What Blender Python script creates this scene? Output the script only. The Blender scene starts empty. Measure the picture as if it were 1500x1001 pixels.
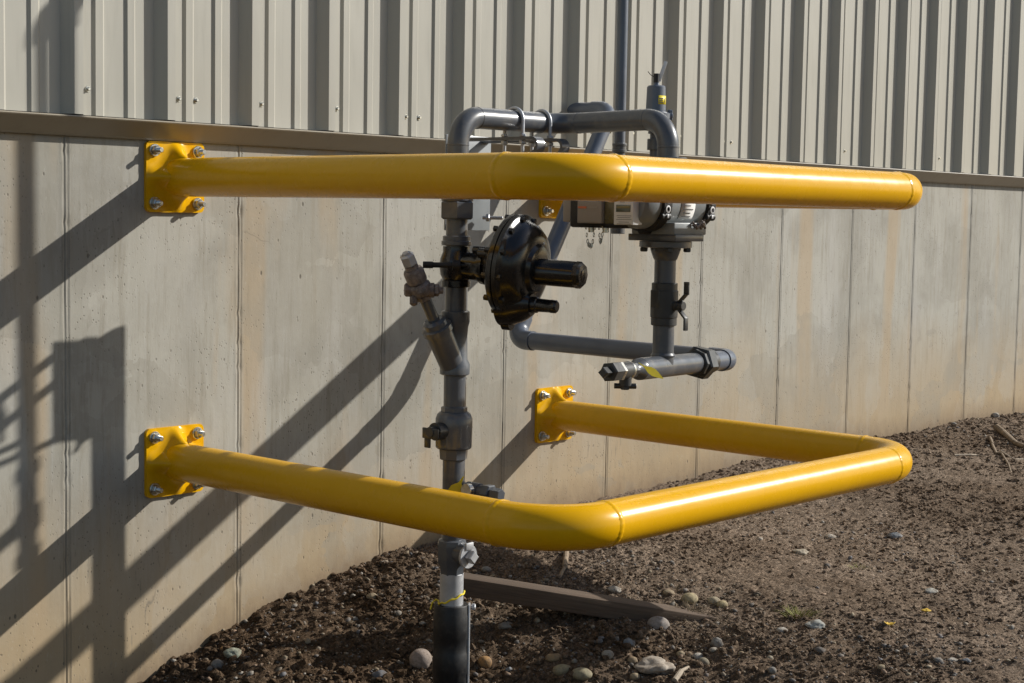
import bpy, bmesh, math, random
import numpy as np
from mathutils import Vector, Matrix, noise as mnoise
V = Vector
random.seed(7); rng = np.random.default_rng(7)
scn = bpy.context.scene
COL = scn.collection
PI = math.pi

# ------------------------------------------------------------------ camera, sky, sun, exposure
cam = bpy.data.objects.new("camera", bpy.data.cameras.new("camera")); COL.objects.link(cam)
RX, UP, FW = (0.67206411, -0.74029098, 0.01729463), (0.04677335, 0.06574838, 0.99673939), (0.73901427, 0.66906384, -0.07881302)
cam.matrix_world = Matrix(((RX[0], UP[0], -FW[0], -2.87668), (RX[1], UP[1], -FW[1], -3.96868), (RX[2], UP[2], -FW[2], 0.75444), (0, 0, 0, 1)))
cam.data.sensor_width = 36.0; cam.data.lens = 36.0 * 2360.92 / 1500.0
cam.data.clip_start = 0.05; cam.data.clip_end = 500
scn.camera = cam

SUN = V((1.65, -1.0, 1.05)).normalized()
w = bpy.data.worlds.new("World"); scn.world = w; w.use_nodes = True
nt = w.node_tree; bg = nt.nodes["Background"]
sky = nt.nodes.new("ShaderNodeTexSky"); sky.sky_type = 'NISHITA'; sky.sun_disc = False
sky.sun_elevation = math.asin(SUN.z); sky.sun_rotation = math.atan2(SUN.x, SUN.y)
sky.air_density = 1.0; sky.dust_density = 0.8; sky.ozone_density = 1.0
nt.links.new(sky.outputs[0], bg.inputs[0]); bg.inputs[1].default_value = 0.082
sl = bpy.data.lights.new("sun", 'SUN'); sl.energy = 4.8; sl.angle = math.radians(0.53); sl.color = (1.0, 0.965, 0.90)
so = bpy.data.objects.new("sun", sl); COL.objects.link(so)
so.rotation_euler = SUN.to_track_quat('Z', 'Y').to_euler(); so.location = (6, -5, 8)
scn.view_settings.view_transform = 'Standard'; scn.view_settings.look = 'None'
scn.view_settings.exposure = 0.2; scn.view_settings.gamma = 1.0

# ------------------------------------------------------------------ material helpers
def new_mat(name):
    m = bpy.data.materials.new(name); m.use_nodes = True
    return m, m.node_tree, m.node_tree.nodes["Principled BSDF"]
def N(nt, typ, **kw):
    n = nt.nodes.new(typ)
    for k, v in kw.items():
        if k.startswith('i_'):
            n.inputs[k[2:].replace('_', ' ')].default_value = v
        else: setattr(n, k, v)
    return n
def coords(nt, scale=(1, 1, 1)):
    tc = N(nt, "ShaderNodeTexCoord"); mp = N(nt, "ShaderNodeMapping"); mp.inputs['Scale'].default_value = scale
    nt.links.new(tc.outputs['Object'], mp.inputs[0]); return mp.outputs[0]
def tex_noise(nt, vec, scale, detail=4, rough=.55, dist=0):
    n = N(nt, "ShaderNodeTexNoise"); n.inputs['Scale'].default_value = scale; n.inputs['Detail'].default_value = detail
    n.inputs['Roughness'].default_value = rough; n.inputs['Distortion'].default_value = dist
    nt.links.new(vec, n.inputs['Vector']); return n.outputs['Fac']
def ramp(nt, fac, stops):
    r = N(nt, "ShaderNodeValToRGB"); e = r.color_ramp.elements
    while len(e) < len(stops): e.new(0.5)
    for el, (p, c) in zip(e, stops):
        el.position = p; el.color = (c, c, c, 1) if isinstance(c, (int, float)) else (*c, 1)
    nt.links.new(fac, r.inputs[0]); return r.outputs[0]
def mix(nt, a, b, fac, mode='MIX'):
    m = N(nt, "ShaderNodeMix", data_type='RGBA', blend_type=mode)
    for sock, v in ((m.inputs[6], a), (m.inputs[7], b)):
        if isinstance(v, tuple): sock.default_value = (*v, 1)
        else: nt.links.new(v, sock)
    if isinstance(fac, (int, float)): m.inputs[0].default_value = fac
    else: nt.links.new(fac, m.inputs[0])
    return m.outputs[2]
def math_(nt, op, a, b=0.0):
    m = N(nt, "ShaderNodeMath", operation=op)
    for i, v in enumerate((a, b)):
        if isinstance(v, (int, float)): m.inputs[i].default_value = v
        else: nt.links.new(v, m.inputs[i])
    return m.outputs[0]
def bump(nt, bsdf, h, strength=.3, dist=.002, prev=None):
    b = N(nt, "ShaderNodeBump"); b.inputs['Strength'].default_value = strength; b.inputs['Distance'].default_value = dist
    nt.links.new(h, b.inputs['Height'])
    if prev: nt.links.new(prev, b.inputs['Normal'])
    nt.links.new(b.outputs[0], bsdf.inputs['Normal']); return b.outputs[0]
def simple(name, col, rough=.5, metal=0.0, var=.12, vscale=14, coat=0, bmp=0.0, bscale=180, dust=None):
    m, nt, b = new_mat(name); v = coords(nt)
    n = tex_noise(nt, v, vscale, 5)
    lo = tuple(c * (1 - var) for c in col); hi = tuple(min(1, c * (1 + var)) for c in col)
    c = ramp(nt, n, [(.3, lo), (.7, hi)])
    if dust:
        d = ramp(nt, tex_noise(nt, v, vscale * 2.3, 6, .65), [(.5, 0.0), (.72, .6)])
        c = mix(nt, c, dust, d)
    nt.links.new(c, b.inputs['Base Color'])
    r = ramp(nt, tex_noise(nt, v, vscale * 3, 4), [(.25, max(.02, rough * .8)), (.75, min(1, rough * 1.25))])
    nt.links.new(r, b.inputs['Roughness'])
    b.inputs['Metallic'].default_value = metal; b.inputs['Coat Weight'].default_value = coat; b.inputs['Coat Roughness'].default_value = .08
    if bmp: bump(nt, b, tex_noise(nt, v, bscale, 3), bmp, .001)
    return m

X0, SP = -0.3645, 0.61                                   # formwork joints on the concrete
def mat_concrete():
    m, nt, b = new_mat("board_formed_concrete"); L = nt.links
    v = coords(nt); sv = coords(nt, (5.0, 5.0, 0.45)); sv2 = coords(nt, (1.0, 1.0, .28))
    sep = N(nt, "ShaderNodeSeparateXYZ"); L.new(v, sep.inputs[0])
    pan = math_(nt, 'FLOOR', math_(nt, 'DIVIDE', math_(nt, 'SUBTRACT', sep.outputs[0], X0), SP))
    wn = N(nt, "ShaderNodeTexWhiteNoise", noise_dimensions='1D'); L.new(pan, wn.inputs['W'])
    base = mix(nt, (.36, .342, .29), (.415, .398, .348), wn.outputs['Value'])
    big = tex_noise(nt, v, 2.2, 5, .6, .6)
    base = mix(nt, base, (.25, .235, .20), ramp(nt, big, [(.44, 0.0), (.64, .6)]))
    base = mix(nt, base, (.44, .425, .395), ramp(nt, tex_noise(nt, sv2, 5, 5, .6), [(.5, 0.0), (.75, .6)]))
    streak = tex_noise(nt, sv, 6, 6, .75)
    base = mix(nt, base, (.25, .225, .175), ramp(nt, streak, [(.5, 0.0), (.68, .6)]))
    base = mix(nt, base, (.47, .455, .42), ramp(nt, tex_noise(nt, sv, 11, 4, .6), [(.56, 0.0), (.75, .4)]))
    # soil splash and rust wash towards the foot of the wall
    zz = math_(nt, 'ADD', sep.outputs[2], math_(nt, 'MULTIPLY', math_(nt, 'SUBTRACT', tex_noise(nt, sv2, 3.5, 5, .6), .5), .55))
    mr = N(nt, "ShaderNodeMapRange"); L.new(sep.outputs[0], mr.inputs[0]); mr.inputs[1].default_value = .2; mr.inputs[2].default_value = 2.4; mr.inputs[3].default_value = .26; mr.inputs[4].default_value = 0
    foot = ramp(nt, math_(nt, 'ADD', math_(nt, 'ADD', zz, mr.outputs[0]), .6), [(.36, .85), (.88, 0.0)])
    base = mix(nt, base, (.385, .285, .165), foot)
    tan = ramp(nt, tex_noise(nt, coords(nt, (2.2, 2.2, .2)), 2.4, 3, .5), [(.55, 0.0), (.66, .62)])
    base = mix(nt, base, (.41, .31, .195), tan)
    # blotches left by the form boards: hard-edged damp patches of two sizes
    def blotch(sc, seed, thr, sx, sz):
        vv = N(nt, "ShaderNodeMapping"); vv.inputs['Scale'].default_value = (sx, 1, sz); vv.inputs['Location'].default_value = (seed, seed * .7, seed * .3)
        tc2 = N(nt, "ShaderNodeTexCoord"); L.new(tc2.outputs['Object'], vv.inputs[0])
        wv = N(nt, "ShaderNodeVectorMath", operation='ADD'); L.new(vv.outputs[0], wv.inputs[0])
        nn = N(nt, "ShaderNodeTexNoise"); nn.inputs['Scale'].default_value = 7; nn.inputs['Detail'].default_value = 5; L.new(vv.outputs[0], nn.inputs['Vector'])
        sc_ = N(nt, "ShaderNodeVectorMath", operation='SCALE'); L.new(nn.outputs['Color'], sc_.inputs[0]); sc_.inputs['Scale'].default_value = .22; L.new(sc_.outputs[0], wv.inputs[1])
        vo = N(nt, "ShaderNodeTexVoronoi", distance='CHEBYCHEV'); vo.inputs['Scale'].default_value = sc; L.new(wv.outputs[0], vo.inputs['Vector'])
        cs_ = N(nt, "ShaderNodeSeparateColor"); L.new(vo.outputs['Color'], cs_.inputs[0])
        return math_(nt, 'MULTIPLY', math_(nt, 'GREATER_THAN', cs_.outputs[0], thr), ramp(nt, tex_noise(nt, v, 6, 5, .7), [(.35, .15), (.62, .6)]))
    base = mix(nt, base, (.28, .262, .218), math_(nt, 'MULTIPLY', blotch(2.6, 3.1, .70, 1.0, 1.3), .8))
    base = mix(nt, base, (.43, .412, .365), math_(nt, 'MULTIPLY', blotch(3.4, 7.7, .78, 1.2, .6), .45))
    fine = ramp(nt, tex_noise(nt, coords(nt, (70, 70, 9)), 1.0, 5, .75), [(.57, 0.0), (.68, .75)])
    base = mix(nt, base, (.20, .18, .14), math_(nt, 'MULTIPLY', fine, ramp(nt, tex_noise(nt, v, 2.6, 4), [(.42, .1), (.62, 1.0)])))
    base = mix(nt, base, (.50, .48, .43), ramp(nt, tex_noise(nt, coords(nt, (90, 90, 30)), 1.0, 4, .7), [(.6, 0.0), (.74, .35)]))
    wv2 = N(nt, "ShaderNodeVectorMath", operation='ADD'); L.new(v, wv2.inputs[0]); n3 = N(nt, "ShaderNodeTexNoise"); n3.inputs['Scale'].default_value = 3.5; n3.inputs['Detail'].default_value = 5; L.new(v, n3.inputs['Vector'])
    s3 = N(nt, "ShaderNodeVectorMath", operation='SCALE'); L.new(n3.outputs['Color'], s3.inputs[0]); s3.inputs['Scale'].default_value = .35; L.new(s3.outputs[0], wv2.inputs[1])
    ve = N(nt, "ShaderNodeTexVoronoi", feature='DISTANCE_TO_EDGE'); ve.inputs['Scale'].default_value = 1.15; L.new(wv2.outputs[0], ve.inputs['Vector'])
    crack = math_(nt, 'MULTIPLY', ramp(nt, ve.outputs['Distance'], [(.0012, .75), (.0045, 0.0)]), ramp(nt, tex_noise(nt, v, 1.9, 3), [(.57, 0.0), (.63, 1.0)]))
    crack = math_(nt, 'MULTIPLY', crack, math_(nt, 'LESS_THAN', sep.outputs[0], 1.4))
    base = mix(nt, base, (.17, .15, .12), crack)
    ha = N(nt, "ShaderNodeAttribute", attribute_name="above_soil")
    hh = math_(nt, 'ADD', ha.outputs['Fac'], math_(nt, 'MULTIPLY', math_(nt, 'SUBTRACT', tex_noise(nt, coords(nt, (1, 1, .5)), 22, 6, .75), .5), .16))
    base = mix(nt, base, (.21, .15, .095), ramp(nt, hh, [(.0, .8), (.035, .45), (.11, 0.0)]))
    # bug holes
    def holes(scale, thr, stretch, keep):
        vv = coords(nt, (1, 1, stretch)); vo = N(nt, "ShaderNodeTexVoronoi", feature='F1'); vo.inputs['Scale'].default_value = scale
        L.new(vv, vo.inputs['Vector'])
        d = ramp(nt, vo.outputs['Distance'], [(thr * .5, 1.0), (thr, 0.0)])
        s = N(nt, "ShaderNodeSeparateColor"); L.new(vo.outputs['Color'], s.inputs[0])
        return math_(nt, 'MULTIPLY', d, math_(nt, 'GREATER_THAN', s.outputs[0], keep))
    clump = ramp(nt, tex_noise(nt, v, 3.1, 4), [(.45, .08), (.62, 1.0)])
    h1 = math_(nt, 'MULTIPLY', holes(105, .26, .75, .55), clump)
    h2 = math_(nt, 'MULTIPLY', holes(37, .13, .6, .6), ramp(nt, tex_noise(nt, v, 1.7, 3), [(.4, .3), (.6, 1.0)]))
    h3 = math_(nt, 'MULTIPLY', holes(14, .075, .6, .55), 1.0)
    hs = math_(nt, 'MAXIMUM', math_(nt, 'MAXIMUM', h1, h2), h3)
    base = mix(nt, base, (.11, .095, .072), math_(nt, 'MULTIPLY', hs, .7))
    # grime at the joints
    fr = math_(nt, 'ABSOLUTE', math_(nt, 'SUBTRACT', math_(nt, 'FRACT', math_(nt, 'ADD', math_(nt, 'DIVIDE', math_(nt, 'SUBTRACT', sep.outputs[0], X0), SP), .5)), .5))
    dm = math_(nt, 'MULTIPLY', fr, SP); brk = ramp(nt, tex_noise(nt, coords(nt, (6, 1, 1.0)), 5, 6, .75), [(.4, .15), (.6, 1.0)])
    l1 = ramp(nt, math_(nt, 'ABSOLUTE', math_(nt, 'SUBTRACT', dm, .0042)), [(.0006, .65), (.0024, 0.0)])
    l2 = ramp(nt, math_(nt, 'ABSOLUTE', math_(nt, 'SUBTRACT', dm, .0115)), [(.0005, .55), (.0018, 0.0)])
    jg = math_(nt, 'MULTIPLY', math_(nt, 'MAXIMUM', l1, l2), brk)
    base = mix(nt, base, (.09, .083, .07), jg)
    L.new(base, b.inputs['Base Color']); b.inputs['Roughness'].default_value = .88; b.inputs['Specular IOR Level'].default_value = .25
    hgt = math_(nt, 'SUBTRACT', math_(nt, 'MULTIPLY', tex_noise(nt, v, 60, 6, .7), .5), math_(nt, 'MULTIPLY', hs, 1.5))
    p = bump(nt, b, hgt, .35, .003)
    bump(nt, b, tex_noise(nt, sv, 14, 4), .06, .004, p)
    return m
def mat_soil(name):
    m, nt, b = new_mat(name); L = nt.links; v = coords(nt)
    sep = N(nt, "ShaderNodeSeparateXYZ"); L.new(v, sep.inputs[0])
    # freshly dug moist earth by the riser, dry trodden dirt further along
    k = math_(nt, 'ADD', sep.outputs[0], math_(nt, 'MULTIPLY', math_(nt, 'SUBTRACT', tex_noise(nt, v, 3.2, 5, .6), .5), 1.5))
    dry = N(nt, "ShaderNodeMapRange"); L.new(k, dry.inputs[0]); dry.inputs[1].default_value = .35; dry.inputs[2].default_value = 1.5
    n1 = tex_noise(nt, v, 3.0, 6, .62)
    wet = ramp(nt, n1, [(.3, (.095, .062, .038)), (.7, (.150, .104, .068))])
    dr = ramp(nt, n1, [(.3, (.20, .147, .104)), (.7, (.295, .228, .172))])
    dr = mix(nt, dr, (.135, .092, .060), ramp(nt, tex_noise(nt, v, 1.3, 4), [(.5, 0.0), (.68, .6)]))
    c = mix(nt, wet, dr, dry.outputs[0])
    c = mix(nt, c, mix(nt, (.16, .12, .08), (.33, .275, .215), dry.outputs[0]), ramp(nt, tex_noise(nt, v, 62, 5, .7), [(.54, 0.0), (.74, .6)]))
    c = mix(nt, c, mix(nt, (.025, .017, .010), (.062, .044, .030), dry.outputs[0]), ramp(nt, tex_noise(nt, v, 120, 4, .7), [(.54, 0.0), (.72, .75)]))
    hts = []
    for sc_, amt in ((150, .55), (75, .38)):
        vo = N(nt, "ShaderNodeTexVoronoi"); vo.inputs['Scale'].default_value = sc_; L.new(v, vo.inputs['Vector'])
        g = N(nt, "ShaderNodeSeparateColor"); L.new(vo.outputs['Color'], g.inputs[0])
        c = mix(nt, c, ramp(nt, g.outputs[0], [(0.0, .35), (.55, .85), (1.0, 1.7)]), amt, 'MULTIPLY')
        hts.append(math_(nt, 'MULTIPLY', math_(nt, 'SUBTRACT', g.outputs[1], vo.outputs['Distance']), 1.0))
    L.new(c, b.inputs['Base Color']); b.inputs['Roughness'].default_value = 1.0; b.inputs['Specular IOR Level'].default_value = .04
    q0 = bump(nt, b, hts[1], .7, .006); q0 = bump(nt, b, hts[0], .7, .003, q0)
    bump(nt, b, tex_noise(nt, v, 110, 6, .75), 1.0, .007, q0)
    return m
def mat_attr(name, rough=.85):
    m, nt, b = new_mat(name); L = nt.links
    a = N(nt, "ShaderNodeAttribute", attribute_name="tone"); v = coords(nt)
    c = mix(nt, a.outputs['Color'], (.05, .04, .03), ramp(nt, tex_noise(nt, v, 150, 4, .7), [(.5, 0.0), (.8, .45)]))
    c = mix(nt, c, (.16, .12, .085), ramp(nt, tex_noise(nt, v, 38, 6, .7), [(.42, 0.0), (.66, .75)]))
    L.new(c, b.inputs['Base Color']); b.inputs['Roughness'].default_value = rough; b.inputs['Specular IOR Level'].default_value = .2
    bump(nt, b, tex_noise(nt, v, 260, 4, .7), .5, .0015)
    return m
def mat_yellow():
    m, nt, b = new_mat("yellow_gloss_paint"); L = nt.links; v = coords(nt)
    c = ramp(nt, tex_noise(nt, v, 5, 4), [(.3, (.70, .368, .0015)), (.7, (.74, .395, .002))])
    L.new(c, b.inputs['Base Color'])
    L.new(ramp(nt, tex_noise(nt, v, 16, 5), [(.3, .23), (.7, .32)]), b.inputs['Roughness'])
    b.inputs['Coat Weight'].default_value = .05; b.inputs['Coat Roughness'].default_value = .12; b.inputs['Specular IOR Level'].default_value = .26
    p = bump(nt, b, tex_noise(nt, coords(nt, (1, 1, 1)), 9, 3), .03, .01)
    bump(nt, b, tex_noise(nt, v, 220, 2), .03, .001, p)
    return m
def mat_wood():
    m, nt, b = new_mat("weathered_wood"); L = nt.links
    tc = N(nt, "ShaderNodeTexCoord"); mp = N(nt, "ShaderNodeMapping"); mp.inputs['Scale'].default_value = (1.2, 26, 26)
    L.new(tc.outputs['Object'], mp.inputs[0]); v = mp.outputs[0]
    c = ramp(nt, tex_noise(nt, v, 3, 6, .7, .8), [(.3, (.062, .041, .028)), (.7, (.15, .106, .074))])
    c = mix(nt, c, (.10, .073, .048), ramp(nt, tex_noise(nt, tc.outputs['Object'], 9, 5, .7), [(.5, 0.0), (.7, .7)]))
    L.new(c, b.inputs['Base Color']); b.inputs['Roughness'].default_value = .9
    bump(nt, b, tex_noise(nt, v, 5, 6, .7), .5, .003)
    return m
def mat_siding(name, c0, c1, rough=.38):
    m, nt, b = new_mat(name); L = nt.links; v = coords(nt); sv = coords(nt, (8, 8, .5))
    c = ramp(nt, tex_noise(nt, v, 1.3, 4), [(.3, c0), (.7, c1)])
    c = mix(nt, c, tuple(k * .72 for k in c0), ramp(nt, tex_noise(nt, sv, 5, 5, .65), [(.54, 0.0), (.8, .45)]))
    L.new(c, b.inputs['Base Color']); b.inputs['Roughness'].default_value = rough
    bump(nt, b, tex_noise(nt, coords(nt, (2, 2, .7)), 3, 2), .22, .02)
    return m

M = {}
M['concrete'] = mat_concrete()
M['soil'] = mat_soil("dirt"); M['clod'] = mat_soil("dirt_clods")
M['stone'] = mat_attr("river_stone", .8)
M['yellow'] = mat_yellow()
M['gray'] = simple("gray_pipe_enamel", (.078, .086, .099), .33, 0, .10, 9, .25, .05, 120, (.16, .15, .135))
M['gray_light'] = simple("light_gray_meter_enamel", (.215, .235, .245), .4, 0, .08, 11, .1)
M['gray_blue'] = simple("blue_gray_enamel", (.10, .117, .15), .35, 0, .1, 11, .2)
M['dark'] = simple("dark_gray_enamel", (.035, .036, .036), .42, 0, .15, 15, .1)
M['black'] = simple("black_gloss_enamel", (.0085, .0085, .009), .24, 0, .25, 25, .15, .12, 160, (.02, .017, .014))
M['black_matte'] = simple("black_plastic", (.012, .012, .013), .55, 0, .2, 30)
M['tape'] = simple("black_wrap_tape", (.011, .011, .012), .5, 0, .4, 22, 0, .4, 60, (.05, .045, .038))
M['zinc'] = simple("zinc_plated_steel", (.62, .62, .58), .3, 1.0, .2, 60)
M['galv'] = simple("galvanized_steel", (.46, .47, .49), .5, .55, .15, 25, 0, .1, 90)
M['brass'] = simple("weathered_brass", (.17, .14, .125), .5, .15, .5, 60, 0, .35, 140, (.30, .27, .25))
M['beige'] = simple("beige_plastic", (.33, .295, .255), .5, 0, .06, 12)
M['olive'] = simple("smoked_plastic", (.13, .112, .055), .25, 0, .1, 12, .4)
M['white'] = simple("white_label", (.74, .74, .73), .45, 0, .05, 30)
M['ink'] = simple("label_ink", (.06, .06, .06), .6)
M['lcd'] = simple("lcd_glass", (.10, .115, .085), .18, 0, .1, 20, .5)
M['orange'] = simple("orange_print", (.62, .16, .07), .5)
M['yellow_tag'] = simple("yellow_plastic_tag", (.78, .62, .03), .45, 0, .12, 40)
M['siding'] = mat_siding("beige_metal_siding", (.372, .358, .308), (.405, .39, .338))
M['trim'] = mat_siding("tan_metal_trim", (.27, .235, .175), (.31, .27, .205), .34)
M['wood'] = mat_wood()
M['root'] = simple("dry_root", (.24, .18, .12), .85, 0, .3, 40, 0, .5, 90)
M['twig'] = simple("pale_twig", (.34, .28, .21), .8, 0, .25, 60)
M['weed'] = simple("green_weed", (.20, .20, .04), .7, 0, .3, 60)
M['dry'] = simple("dry_grass", (.17, .125, .075), .85, 0, .35, 60)
M['leaf'] = simple("fallen_leaf", (.60, .40, .05), .7, 0, .2, 60)
M['redcap'] = simple("red_brown_cap", (.16, .035, .025), .5)

# ------------------------------------------------------------------ mesh helpers
def basis(axis):
    a = V(axis).normalized(); t = V((0, 0, 1)) if abs(a.z) < .9 else V((1, 0, 0))
    u = t.cross(a).normalized(); return u, a.cross(u), a
class MB:
    def __init__(self): self.v = []; self.f = []; self.s = []
    def add(self, vs, fs, smooth=True):
        o = len(self.v); self.v += [tuple(p) for p in vs]
        self.f += [tuple(i + o for i in f) for f in fs]; self.s += [smooth] * len(fs)
    def rev(self, p0, axis, prof, seg=36, smooth=True, phase=0.0, caps=True):
        u, w_, a = basis(axis); p0 = V(p0); vs = []; fs = []
        for s, r in prof:
            for k in range(seg):
                t = 2 * PI * k / seg + phase
                vs.append(p0 + a * s + (u * math.cos(t) + w_ * math.sin(t)) * max(r, 1e-5))
        for i in range(len(prof) - 1):
            for k in range(seg):
                fs.append((i * seg + k, i * seg + (k + 1) % seg, (i + 1) * seg + (k + 1) % seg, (i + 1) * seg + k))
        if caps:
            fs.append(tuple(range(seg - 1, -1, -1))); n = (len(prof) - 1) * seg; fs.append(tuple(range(n, n + seg)))
        self.add(vs, fs, smooth); return self
    def cyl(self, p0, p1, r, seg=28, ch=.0012, **k):
        p0 = V(p0); p1 = V(p1); d = p1 - p0; L = d.length; ch = min(ch, L * .3, r * .3)
        return self.rev(p0, d, [(0, r - ch), (ch, r), (L - ch, r), (L, r - ch)], seg, **k)
    def hexa(self, p0, p1, r, seg=6, ch=.003, phase=0.0):
        p0 = V(p0); p1 = V(p1); d = p1 - p0; L = d.length; ch = min(ch, L * .3)
        return self.rev(p0, d, [(0, r - ch), (ch * .8, r), (L - ch * .8, r), (L, r - ch)], seg, smooth=False, phase=phase)
    def tube(self, path, r, seg=28, caps=True, smooth=True):
        P = [V(p) for p in path]; n = len(P); rs = r if isinstance(r, (list, tuple)) else [r] * n
        T = [((P[min(i + 1, n - 1)] - P[max(i - 1, 0)])).normalized() for i in range(n)]
        u, _, _ = basis(T[0]); vs = []; fs = []
        for i in range(n):
            u = (u - T[i] * u.dot(T[i])).normalized(); w_ = T[i].cross(u)
            for k in range(seg):
                t = 2 * PI * k / seg; vs.append(P[i] + (u * math.cos(t) + w_ * math.sin(t)) * rs[i])
        for i in range(n - 1):
            for k in range(seg): fs.append((i * seg + k, i * seg + (k + 1) % seg, (i + 1) * seg + (k + 1) % seg, (i + 1) * seg + k))
        if caps: fs.append(tuple(range(seg - 1, -1, -1))); fs.append(tuple(range((n - 1) * seg, n * seg)))
        self.add(vs, fs, smooth); return self
    def box(self, c, size, R=None, bev=.002, seg=2):
        bm = bmesh.new(); bmesh.ops.create_cube(bm, size=1.0)
        for q in bm.verts: q.co = V((q.co.x * size[0], q.co.y * size[1], q.co.z * size[2]))
        if bev > 0: bmesh.ops.bevel(bm, geom=list(bm.edges), offset=min(bev, min(size) * .45), segments=seg, profile=.5, affect='EDGES')
        bm.verts.index_update(); c = V(c)
        vs = [((R @ q.co) if R else q.co) + c for q in bm.verts]; fs = [tuple(q.index for q in f.verts) for f in bm.faces]
        bm.free(); self.add(vs, fs, True); return self
    def prism(self, poly, nrm, th):                       # a planar outline given a thickness
        nrm = V(nrm).normalized(); n = len(poly); a = [V(p) for p in poly]; b = [p + nrm * th for p in a]
        fs = [tuple(range(n - 1, -1, -1)), tuple(range(n, 2 * n))] + [(i, (i + 1) % n, n + (i + 1) % n, n + i) for i in range(n)]
        self.add(a + b, fs, False); return self
    def build(self, name, mat, parent=None, sharp=35, flat=False):
        me = bpy.data.meshes.new(name); me.from_pydata(self.v, [], self.f); me.validate()
        bm = bmesh.new(); bm.from_mesh(me); bmesh.ops.recalc_face_normals(bm, faces=bm.faces[:]); bm.to_mesh(me); bm.free()
        me.polygons.foreach_set('use_smooth', [not flat] * len(me.polygons))
        if not flat: me.set_sharp_from_angle(angle=math.radians(sharp))
        me.materials.append(M[mat] if isinstance(mat, str) else mat)
        o = bpy.data.objects.new(name, me); COL.objects.link(o)
        if parent is not None: adopt(o, parent)
        return o
ROOTLOC = {}
def adopt(o, parent):
    o.parent = parent
    if parent.type == 'EMPTY': o.matrix_parent_inverse = Matrix.Translation(parent.location).inverted()
def thing(name, label, cat, loc, group=None):
    o = bpy.data.objects.new(name, None); COL.objects.link(o); o.location = loc; o.empty_display_size = .1
    return tag(o, label, cat, group)
def tag(o, label, cat, group=None):
    o['label'] = label; o['category'] = cat
    if group: o['group'] = group
    return o
def fillet(pts, rad, n=10):
    P = [V(p) for p in pts]; out = [P[0]]
    for i in range(1, len(P) - 1):
        r = rad[i - 1] if isinstance(rad, (list, tuple)) else rad
        a = (P[i - 1] - P[i]).normalized(); b = (P[i + 1] - P[i]).normalized()
        ang = a.angle(b); t = r / math.tan(ang / 2); c = P[i] + (a + b).normalized() * (r / math.sin(ang / 2))
        s = P[i] + a * t - c; e = P[i] + b * t - c; tot = s.angle(e); ax = s.cross(e).normalized()
        for k in range(n + 1): out.append(c + Matrix.Rotation(tot * k / n, 3, ax) @ s)
    out.append(P[-1]); return out
def elbow_ends(p0, p1, p2, r):
    a = (V(p0) - V(p1)).normalized(); b = (V(p2) - V(p1)).normalized(); t = r / math.tan(a.angle(b) / 2)
    return (V(p1) + a * t, a), (V(p1) + b * t, b)

# ------------------------------------------------------------------ numpy value noise
def vnoise(x, y, seed=0):
    xi = np.floor(x).astype(np.int64); yi = np.floor(y).astype(np.int64); fx = x - xi; fy = y - yi
    def h(a, b):
        n = (a * 374761393 + b * 668265263 + seed * 1442695041) & 0xffffffff
        n = ((n ^ (n >> 13)) * 1274126177) & 0xffffffff
        return ((n ^ (n >> 16)) & 0xffff) / 65535.0
    u = fx * fx * (3 - 2 * fx); v_ = fy * fy * (3 - 2 * fy)
    return (h(xi, yi) * (1 - u) + h(xi + 1, yi) * u) * (1 - v_) + (h(xi, yi + 1) * (1 - u) + h(xi + 1, yi + 1) * u) * v_
def fbm(x, y, f, oct_=4, seed=0, gain=.5):
    s = 0; a = 1; t = 0
    for k in range(oct_):
        s = s + a * (vnoise(x * f, y * f, seed + k) - .5); t += a; a *= gain; f *= 2.03
    return s / t
ZWX = [-30, -1.2, -.4, -.155, .119, .388, .739, .929, 1.129, 1.505, 2.07, 2.69, 3.3, 3.92, 4.52, 5.1, 5.9, 40]
ZWZ = [-.95, -.90, -.73, -.655, -.572, -.512, -.436, -.412, -.395, -.362, -.36, -.343, -.31, -.296, -.322, -.305, -.325, -.4]
def ground_z(x, y, fine=True):
    x = np.asarray(x, float); y = np.asarray(y, float); d = np.clip(-y, 0, None)
    z = np.interp(x, ZWX, ZWZ)
    k = np.interp(x, [-1, .5, 1.2, 2.2, 6], [.10, .12, .075, .075, .07])
    z = z - k * np.minimum(d, 2.2) - .012 * np.clip(d - 2.2, 0, 6)
    rough = np.interp(x, [0, .9, 1.5, 3], [1.0, .95, .42, .36])
    z = z - .05 * np.exp(-(((x - .42) / .30) ** 2 + ((y + .80) / .22) ** 2)) + .035 * np.exp(-(((x - .1) / .4) ** 2 + ((y + .30) / .10) ** 2))
    z = z - .035 * np.exp(-(((x - .95) / .42) ** 2 + ((y + 1.16) / .15) ** 2)) + .03 * np.exp(-(((x - .78) / .18) ** 2 + ((y + 1.02) / .10) ** 2))
    z = z + rough * .05 * fbm(x, y, 3.0, 3, 3)
    if fine:
        lump = np.abs(fbm(x, y, 14, 3, 11)); z = z + rough * (.034 * fbm(x, y, 11, 4, 21, .6) + .02 * (lump - .1))
        z = z + np.maximum(rough, .6) * .030 * fbm(x, y, 42, 4, 31, .65)
    return z

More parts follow.
